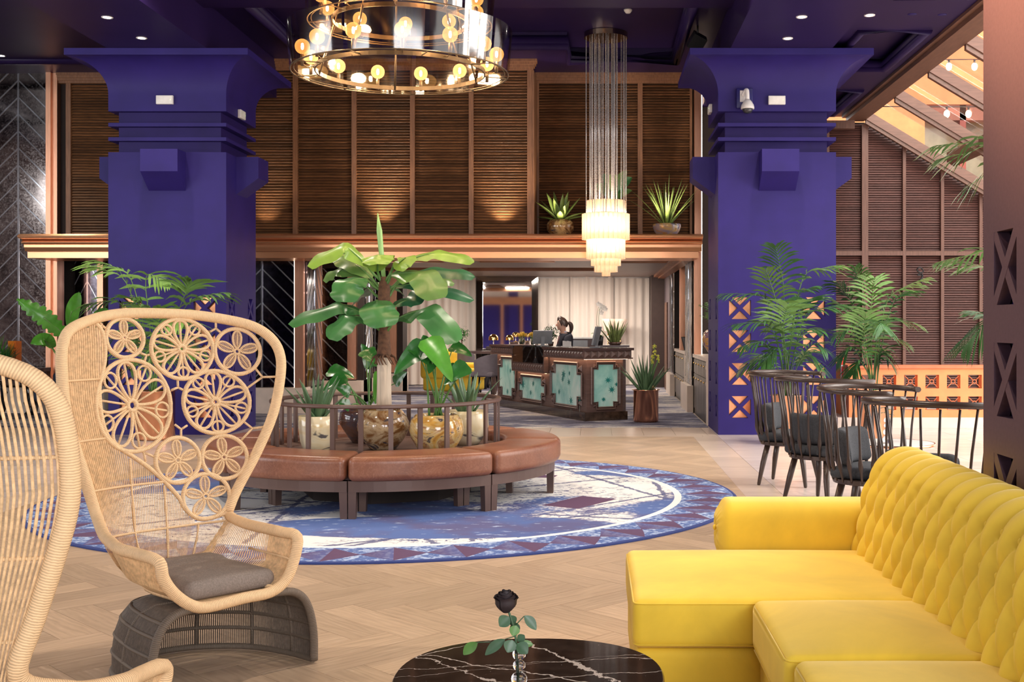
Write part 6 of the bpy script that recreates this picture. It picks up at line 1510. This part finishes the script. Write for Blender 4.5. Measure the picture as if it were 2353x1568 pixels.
head_add('face_mask', skin_m, lambda b: (b.lathe_sq((HX_+.012, 0, HZ-.012), .1, 20, 14, (.80, .70, 1.08)), b.lathe_sq((HX_+.055, 0, HZ-.085), .035, 10, 8, (.8, .8, .7)), b.tube([(HX_+.088, 0, HZ+.012), (HX_+.108, 0, HZ-.028), (HX_+.092, 0, HZ-.036)], [.006, .012, .008], 8)))
for sg in (-1, 1):
    head_add('eye', M('eye_dark', (.02, .015, .012), .2), lambda b: b.lathe_sq((HX_+.082, .028*sg, HZ+.006), .011, 8, 6, (.6, 1.2, .5)))
    head_add('eyebrow', hair_m, lambda b: b.tube([(HX_+.088, .014*sg, HZ+.028), (HX_+.082, .042*sg, HZ+.026)], .0035, 5))
    head_add('ear', skin_m, lambda b: b.lathe_sq((HX_-.008, .07*sg, HZ-.012), .026, 8, 8, (.7, .35, 1.1)))
head_add('lips', M('lips', (.50, .16, .14), .4), lambda b: b.lathe_sq((HX_+.083, 0, HZ-.060), .016, 10, 6, (.5, 1.1, .45)))
def hairfn(b):
    def cap(u, v):
        a = 2*pi*u; t = lerp(-.15, pi/2, v); fr = max(0, cos(a)); lowz = .10*fr*(1-v)+(-.03*(1-fr))*(1-v)
        return (HX_-.012+.094*cos(t*1.)*cos(a), .083*cos(t)*sin(a), HZ+.008+lowz+.112*sin(max(t, -.15)))
    b.grid(cap, 28, 10, closed=True)
    b.lathe_sq((HX_-.065, 0, HZ+.0), .06, 12, 8, (.8, 1.1, 1.1))
    for sg in (-1, 1): b.tube([(HX_+.06, .035*sg, HZ+.09), (HX_+.05, .066*sg, HZ+.05), (HX_+.03, .074*sg, HZ+.0), (HX_+.02, .072*sg, HZ-.04)], [.012, .02, .016, .004], 8)
head_add('hair', hair_m, hairfn)
head_add('ponytail', hair_m, lambda b: b.tube(catmull([(HX_-.10, 0, HZ+.02), (HX_-.155, 0, HZ+.0), (HX_-.175, 0, HZ-.08), (HX_-.15, 0, HZ-.17)], 5), [.02+.018*sin(pi*min(1, k/14))-.0 if k < 15 else .006 for k in range(16)], 10))
head_add('hair_tie', chrome, lambda b: b.tube([(HX_-.098, .02*cos(a), HZ+.02+.02*sin(a)) for a in [k*.7 for k in range(9)]], .005, 6, closed=True))
JV = [(0, 0, .80), (0, 0, 1.0), (.005, 0, 1.13), (.005, 0, 1.235), (-.004, .155, 1.262), (.04, .215, 1.03), (.225, .162, .935), (-.004, -.155, 1.262), (.05, -.215, 1.03), (.235, -.152, .935), (.005, 0, 1.272)]
skin_mesh('jacket', JV, [(0, 1), (1, 2), (2, 3), (3, 4), (4, 5), (5, 6), (3, 7), (7, 8), (8, 9), (3, 10)], [.15, .142, .155, .138, .082, .068, .045, .082, .068, .045, .08], navy_m, pe, 2)
skin_mesh('trousers', [(0, 0, .90), (0, .09, .80), (.01, .096, .46), (-.01, .096, .08), (0, -.09, .80), (.01, -.096, .46), (-.01, -.096, .08)], [(0, 1), (1, 2), (2, 3), (0, 4), (4, 5), (5, 6)], [.138, .10, .07, .055, .10, .07, .055], navy_m, pe, 2)
for sg in (-1, 1): skin_mesh('shoe', [(-.03, .097*sg, .035), (.05, .10*sg, .03), (.13, .10*sg, .022)], [(0, 1), (1, 2)], [.036, .036, .024], black_p, pe, 1)
head_add('shirt_collar', shirt_m, lambda b: [b.add([(.06, .008*s, 1.27), (.085, .03*s, 1.235), (.05, .09*s, 1.285), (-.02, .075*s, 1.335), (.03, .055*s, 1.345)], [(0, 1, 2, 3, 4), (4, 3, 2, 1, 0)]) for s in (-1, 1)])
head_add('shirt_front', shirt_m, lambda b: b.add([(.075, -.035, 1.29), (.075, .035, 1.29), (.137, .004, 1.12), (.137, -.004, 1.12)], [(0, 1, 2, 3), (3, 2, 1, 0)]))
head_add('scarf', M('striped_scarf', (.30, .08, .09), .6, var=.6, scale=60), lambda b: b.tube([(.098, 0, 1.245), (.122, 0, 1.19), (.14, .003, 1.12)], [.012, .013, .010], 6))
# ------------------------------------------------------------------ behind the desk
tm = thing('wall_mirror', 'tall mirror with broad mirrored frame against the curtain', 'mirror', (-2.08, 27.75, .35)); 
MB().box(-.58, .58, .02, .04, .10, 2.10).build('glass', mirror_clear, tm)
for a, b_, c, d in ((-.73, -.58, 0, 2.25), (.58, .73, 0, 2.25)):
    q = MB(); s = 1 if a > 0 else -1; i_, o_ = (a, b_) if s > 0 else (b_, a)
    q.hexa([(i_, -.04, .12), (o_, 0, 0), (o_, .06, 0), (i_, .06, .12)], [(i_, -.04, 2.12), (o_, 0, 2.25), (o_, .06, 2.25), (i_, .06, 2.12)]); q.build('frame_side', chrome, tm)
for z0, z1 in ((2.12, 2.25), (0.12, 0)):
    q = MB(); q.hexa([(-.58, -.04, z0), (.58, -.04, z0), (.58, .06, z0), (-.58, .06, z0)], [(-.73, 0, z1), (.73, 0, z1), (.73, .06, z1), (-.73, .06, z1)]); q.build('frame_rail', chrome, tm)
cn = thing('console_table', 'long dark console table behind the reception desk, with dome lamps', 'console table', (-1.2, 24.4, 0)); MB().box(-1.05, .9, -.25, .25, .94, 1.0).build('top', walnut_t, cn)
for x in (-.9, .8):
    for y in (-.18, .18): MB().lathe([(.03, 0), (.05, .1), (.03, .3), (.06, .5), (.03, .7), (.05, .9), (.05, .94)], 12, c=(x, y, 0)).build('leg', walnut, cn)
for i, (px, py, r, Y, lb) in enumerate(((1134, 779, .10, 24.4, 'brass dome table lamp at the left before the mirror'), (1171, 779, .085, 24.5, 'smaller brass dome table lamp reflected light before the mirror middle'), (1257, 783, .10, 24.4, 'brass dome table lamp beside the receptionist'))):
    c = at(px, py, Y); t_ = thing('dome_lamp', lb, 'table lamp', (c.x, c.y, 1.0), group='brass dome table lamps'); h = c.z-1.0
    MB().lathe([(r, h-.03), (r, h+.01)]+[(r*cos(a), h+.01+r*.9*sin(a)) for a in [pi/2*k/8 for k in range(1, 9)]], 28, cap=False).build('shade', gold, t_); MB().lathe([(.012, 0), (.012, h)], 10).build('stem', glass_m, t_); MB().lathe([(.07, 0), (.07, .012), (.012, .02)], 20).build('base', gold, t_)
tul = M('yellow_tulip', (.85, .50, .04), .5, var=.2)
for i, (px, lb) in enumerate(((1199, 'larger bunch of yellow tulips in a glass vase behind the monitor'), (1224, 'smaller bunch of yellow tulips in a round vase near the mirror edge'))):
    c = at(px, 772, 24.35); v_ = thing('tulip_vase', lb.replace('bunch of yellow tulips in a', 'clear').replace('glass vase', 'glass vase of tulips').replace('round vase', 'round glass vase of tulips'), 'vase', (c.x, c.y, 1.0)); MB().lathe([(.05, 0), (.08, .05), (.085, .10), (.06, .15), (.065, .16)], 20, cap=False).build('body', glass_m, v_)
    f_ = thing('tulips', lb, 'flowers', (c.x, c.y, 1.02)); r = random.Random(i)
    for k in range(12 if i == 0 else 8):
        a = 2.4*k; q = Vector((.10*cos(a)*(k/12)**.5, .08*sin(a)*(k/12)**.5, r.uniform(.19, .26))); MB().tube([(q.x*.2, q.y*.2, .0), q], .005, 5).build('stem', stem_m, f_); MB().lathe([(.004, -.03), (.024, -.012), (.026, .01), (.012, .036)], 8, c=q).build('bloom', tul, f_)
def ficus(loc, h, r, label, seed):
    t = thing('ficus_tree', label, 'plant', loc); MB().tube([(0, 0, 0), (.01, 0, h*.5), (0, 0, h)], .012, 7).build('trunk', fibre, t); b = MB(); q = random.Random(seed)
    for k in range(260):
        d = Vector((q.gauss(0, 1), q.gauss(0, 1), q.gauss(0, .8))).normalized()*r*q.uniform(.4, 1.05); c = Vector((0, 0, h+r*.35))+d; leaf_mesh(b, c, c+Vector((q.uniform(-.06, .06), q.uniform(-.06, .06), q.uniform(-.07, .02))), .028, n=2, shape='lance')
    b.build('foliage', alo_m, t, kind='stuff'); MB().lathe([(.05, 0), (.07, .1), (.06, .1)], 14).build('pot', gl_dark, t)
ficus((-3.03, 26.6, .862), .34, .16, 'small ball headed ficus on the dark table left of the mirror', 3); ficus((-.93, 24.45, 1.0), .24, .17, 'small leafy ficus on the console beside the receptionist', 4)
dt = thing('dining_table', 'dark table with turned legs behind the yellow armchair', 'table', (-2.95, 26.75, 0)); MB().box(-.62, .62, -.4, .4, .80, .86).build('top', walnut_t, dt)
for x in (-.46, .46):
    for y in (-.3, .3): MB().lathe([(.05, 0), (.04, .1), (.07, .3), (.05, .45), (.09, .6), (.06, .72), (.08, .80)], 14, c=(x, y, 0)).build('leg', black_p, dt)
gch = M('mauve_grey_upholstery', (.17, .145, .165), .85, var=.12)
def grey_chair(loc, rz, label):
    t = thing('dining_chair', label, 'chair', loc, rz, 'mauve grey upholstered chairs'); b = MB(); b.rbox(-.25, .25, -.26, .26, .42, .52, .04, .015, n=6); b.build('seat', gch, t, weld=True)
    b = MB()
    def bk(u, v):
        a = lerp(-1.9, 1.9, u); r = .30+.03*v; z = .45+(.42-.13*(abs(a)/1.9)**3)*v; return (-r*cos(a)*.95+.02, r*sin(a), z)
    b.grid(bk, 30, 6); b.grid(lambda u, v: Vector(bk(1-u, v))*1.0+Vector((-.045*cos(lerp(1.9, -1.9, u))*-1*-1, 0, 0))*-1 if 0 else (lambda p: (p[0]*.85, p[1]*.85, p[2]))(bk(1-u, v)), 30, 6)
    b.grid(lambda u, v: (lambda p: (p[0]*lerp(1, .85, v), p[1]*lerp(1, .85, v), p[2]))(bk(u, 1)), 30, 1); b.build('back', gch, t)
    for x in (-.2, .2):
        for y in (-.2, .2): MB().tube([(x*.9, y*.9, .43), (x*1.15, y*1.15, 0)], [.02, .012], 8).build('leg', black_p, t)
grey_chair((-3.0, 26.05, 0), radians(75), 'mauve grey chair tucked behind the yellow armchair'); grey_chair((-2.2, 23.4, 0), radians(165), 'mauve grey chair beside the left end of the reception desk')
ac = thing('armchair', 'yellow velvet armchair in the reception lounge left of the desk', 'armchair', (-3.02, 25.0, 0), radians(-32))
def acb(name, *a, **k): b = MB(); b.rbox(*a, **k); b.build(name, yel, ac, weld=True)
acb('base', -.42, .45, -.52, .52, .06, .40, .05); acb('seat_cushion', -.30, .50, -.36, .36, .36, .52, .05, .03); acb('backrest', -.52, -.26, -.52, .52, .30, .92, .10); acb('arm', -.45, .50, .36, .54, .30, .64, .07); acb('arm', -.45, .50, -.54, -.36, .30, .64, .07)
for x in (-.35, .4):
    for y in (-.42, .42): MB().lathe([(.02, 0), (.03, .07)], 8, c=(x, y, 0)).build('foot', black_p, ac)
for i, px in enumerate((1397, 1426)):
    c = at(px, 740, 27.7); t_ = thing('wall_lamp', ('left', 'right')[i]+' pale shaded lamp glowing through the curtain', 'lamp', c, group='shaded lamps at the curtain'); MB().lathe([(.085, -.22), (.14, 0), (.15, .07), (.148, .07), (.138, 0), (.083, -.22)], 24, cap=False).build('shade', emit('lamp_shade', (1, .70, .50), .30 if i == 0 else .18, (.8, .6, .5)), t_); MB().lathe([(.012, -1.0), (.012, -.1)], 8).build('stem', gold, t_)
# ------------------------------------------------------------------ right side lockers
steel = M('brown_steel_locker', (.13, .115, .10), .35, .7, var=.08)
for i, (y0, y1) in enumerate(((16.95, 19.3), (21.1, 23.8))):
    lk = thing('locker_unit', ('near bank of brown steel lockers under a marble counter, by the right pillar', 'far bank of brown steel lockers under a marble counter')[i], 'lockers', (1.62, (y0+y1)/2, 0)); h = (y1-y0)/2
    MB().box(.01, .55, -h, h, 0, .92).build('carcass', steel, lk); MB().box(-.02, .6, -h-.02, h+.02, .92, .975).build('counter', stone, lk); MB().box(-.015, .1, -h-.02, -h+.10, 0, .92).build('side_panel', stone, lk)
    n = 5
    for k in range(n):
        a, c = lerp(-h+.12, h-.04, k/n), lerp(-h+.12, h-.04, (k+1)/n)
        for z0, z1 in (((.10, .66), (.68, .90)) if i == 0 else ((.10, .48), (.50, .90))):
            d = MB().box(-.004, .012, a+.008, c-.008, z0, z1).build('door', steel, lk); MB().lathe_sq((-.012, c-.06, z1-.07), .014, 8, 6, (1, 1, 1)).build('knob', gold, d); MB().box(-.012, -.004, a+.05, a+.09, z1-.10, z1-.05).build('lock', chrome, d)
tf = thing('tablet_frame', 'small dark framed card leaning on the far locker counter', 'frame', (1.72, 21.9, .976), radians(60)); b = MB(); b.T = Matrix.Rotation(-.25, 4, 'X'); b.box(-.12, .12, 0, .012, 0, .26); b.build('frame', black_p, tf); b = MB(); b.T = Matrix.Rotation(-.25, 4, 'X'); b.box(-.10, .10, -.003, 0, .02, .24); b.build('card', grey_p, tf)
pot('gold_urn', (1.83, 17.95, .976), [(.06, 0), (.09, .03), (.18, .17), (.20, .26), (.17, .36), (.12, .40), (.11, .38)], glaze('purple_gold_glaze', ((.30, .12, .05), (.60, .33, .10), (.18, .12, .25), (.55, .35, .15)), 3, .08), 'gold and purple glazed urn on the near locker counter', 'planter', .12, .37)
t_ = thing('fern_plant', 'bright feathery plant spilling from the gold urn', 'plant', (1.83, 17.95, 1.34)); r = random.Random(2)
for k in range(22):
    a = 2.4*k; s = r.uniform(.12, .3); b = MB(); frond(b, [Vector((0, 0, 0)), Vector((cos(a)*s*.4, sin(a)*s*.4, r.uniform(.15, .35))), Vector((cos(a)*s, sin(a)*s, r.uniform(.15, .5)))], .10, n=12, rnd=r, w=.014, start=.1); b.build('frond', palm_l, t_)
# ------------------------------------------------------------------ far left: bar table, chair, sign box
lt = thing('bar_table', 'dark carved edge table before the antique mirrors at far left', 'table', (-9.5, 18.4, 0))
MB().box(-.85, .65, -.7, .7, .70, .76).build('top', walnut_t, lt); MB().box(-.80, .60, -.65, .65, .60, .70).build('frieze', walnut, lt)
sm_ = MB().box(-.006, .006, -.016, .016, -.038, .038).build('dentil', walnut_t, mesh_only=True)
for k in range(26): inst(sm_, 'dentil', lt, (.606, -.63+.05*k, .65))
sm2 = MB().box(-.016, .016, -.006, .006, -.038, .038).build('dentil', walnut_t, mesh_only=True)
for k in range(28): inst(sm2, 'dentil', lt, (-.77+.05*k, -.656, .65))
gb_ = M('gloss_black', (.008, .008, .01), .06)
for x in (-.6, .42):
    for y in (-.48, .48): MB().lathe([(.05, 0), (.08, .03), (.05, .08), (.10, .2), (.06, .3), (.11, .42), (.05, .5), (.08, .56), (.08, .60)], 20, c=(x, y, 0)).build('leg', gb_, lt)
nv = thing('lounge_chair', 'navy upholstered low chair before the mirrors at far left', 'chair', (-8.25, 18.2, 0), radians(-100)); nav = M('navy_velvet', (.025, .035, .06), .8, var=.15)
b = MB(); b.rbox(-.3, .3, -.32, .32, .28, .44, .06, .02, n=6); b.build('seat', nav, nv, weld=True); b = MB(); b.rbox(-.36, -.24, -.36, .36, .3, .70, .055, n=6); b.build('back', nav, nv, weld=True)
for y in (-.32, .32): b = MB(); b.rbox(-.3, .2, y-.05, y+.05, .3, .56, .045, n=5); b.build('arm', nav, nv, weld=True)
for x in (-.25, .25):
    for y in (-.25, .25): MB().tube([(x, y, .28), (x*1.1, y*1.1, 0)], [.02, .012], 8).build('leg', black_p, nv)
orange_m = M('orange_card', (.85, .25, .02), .5, var=.04)
SGN = at(38, 852, 18.2); sg_ = thing('sign_box', 'orange upright sign box lettered SALT on the far left table', 'sign', (SGN.x, SGN.y, .761), radians(-25))
MB().box(-.13, .0, -.05, .05, .10, .44).build('box', orange_m, sg_); MB().box(0, .05, -.05, .05, .0, .44).build('box_end', M('orange_card_side', (.75, .17, .02), .5), sg_); MB().box(-.12, -.0, -.045, .045, 0, .10).build('foot', black_p, sg_)
fc = bpy.data.curves.new('lettering', 'FONT'); fc.body = 'SALT'; fc.size = .075; fc.align_x = 'CENTER'; fc.align_y = 'CENTER'; fc.extrude = .001
ft = bpy.data.objects.new('lettering_curve', fc); COL.objects.link(ft); bpy.context.view_layer.update(); fm = bpy.data.meshes.new_from_object(ft.evaluated_get(bpy.context.evaluated_depsgraph_get())); bpy.data.objects.remove(ft)
fo = bpy.data.objects.new('lettering', fm); COL.objects.link(fo); fo.parent = sg_; fo.location = (.026, -.052, .27); fo.rotation_euler = Euler((pi/2, -pi/2, 0), 'XYZ'); fm.materials.clear(); fm.materials.append(black_p)
for i, (px, py) in enumerate(((-8, 838), (12, 846))):
    c = at(px, py, 17.9); pot('table_pot', (c.x, c.y, .761), [(.05, 0), (.07, .10), (.06, .10)], gold if i == 0 else gl_dark, ('brass pot of spiky grass at the left frame edge', 'dark pot of spiky grass beside the orange sign')[i], 'planter', .06, .09)
    aloe((c.x, c.y, .85), 36, .46 if i == 0 else .34, .022, alo_m2 if i == 0 else alo_m, ('tall spiky grass plant at the left frame edge', 'short spiky grass plant beside the orange sign')[i], .8, 50+i, name='grass_plant')
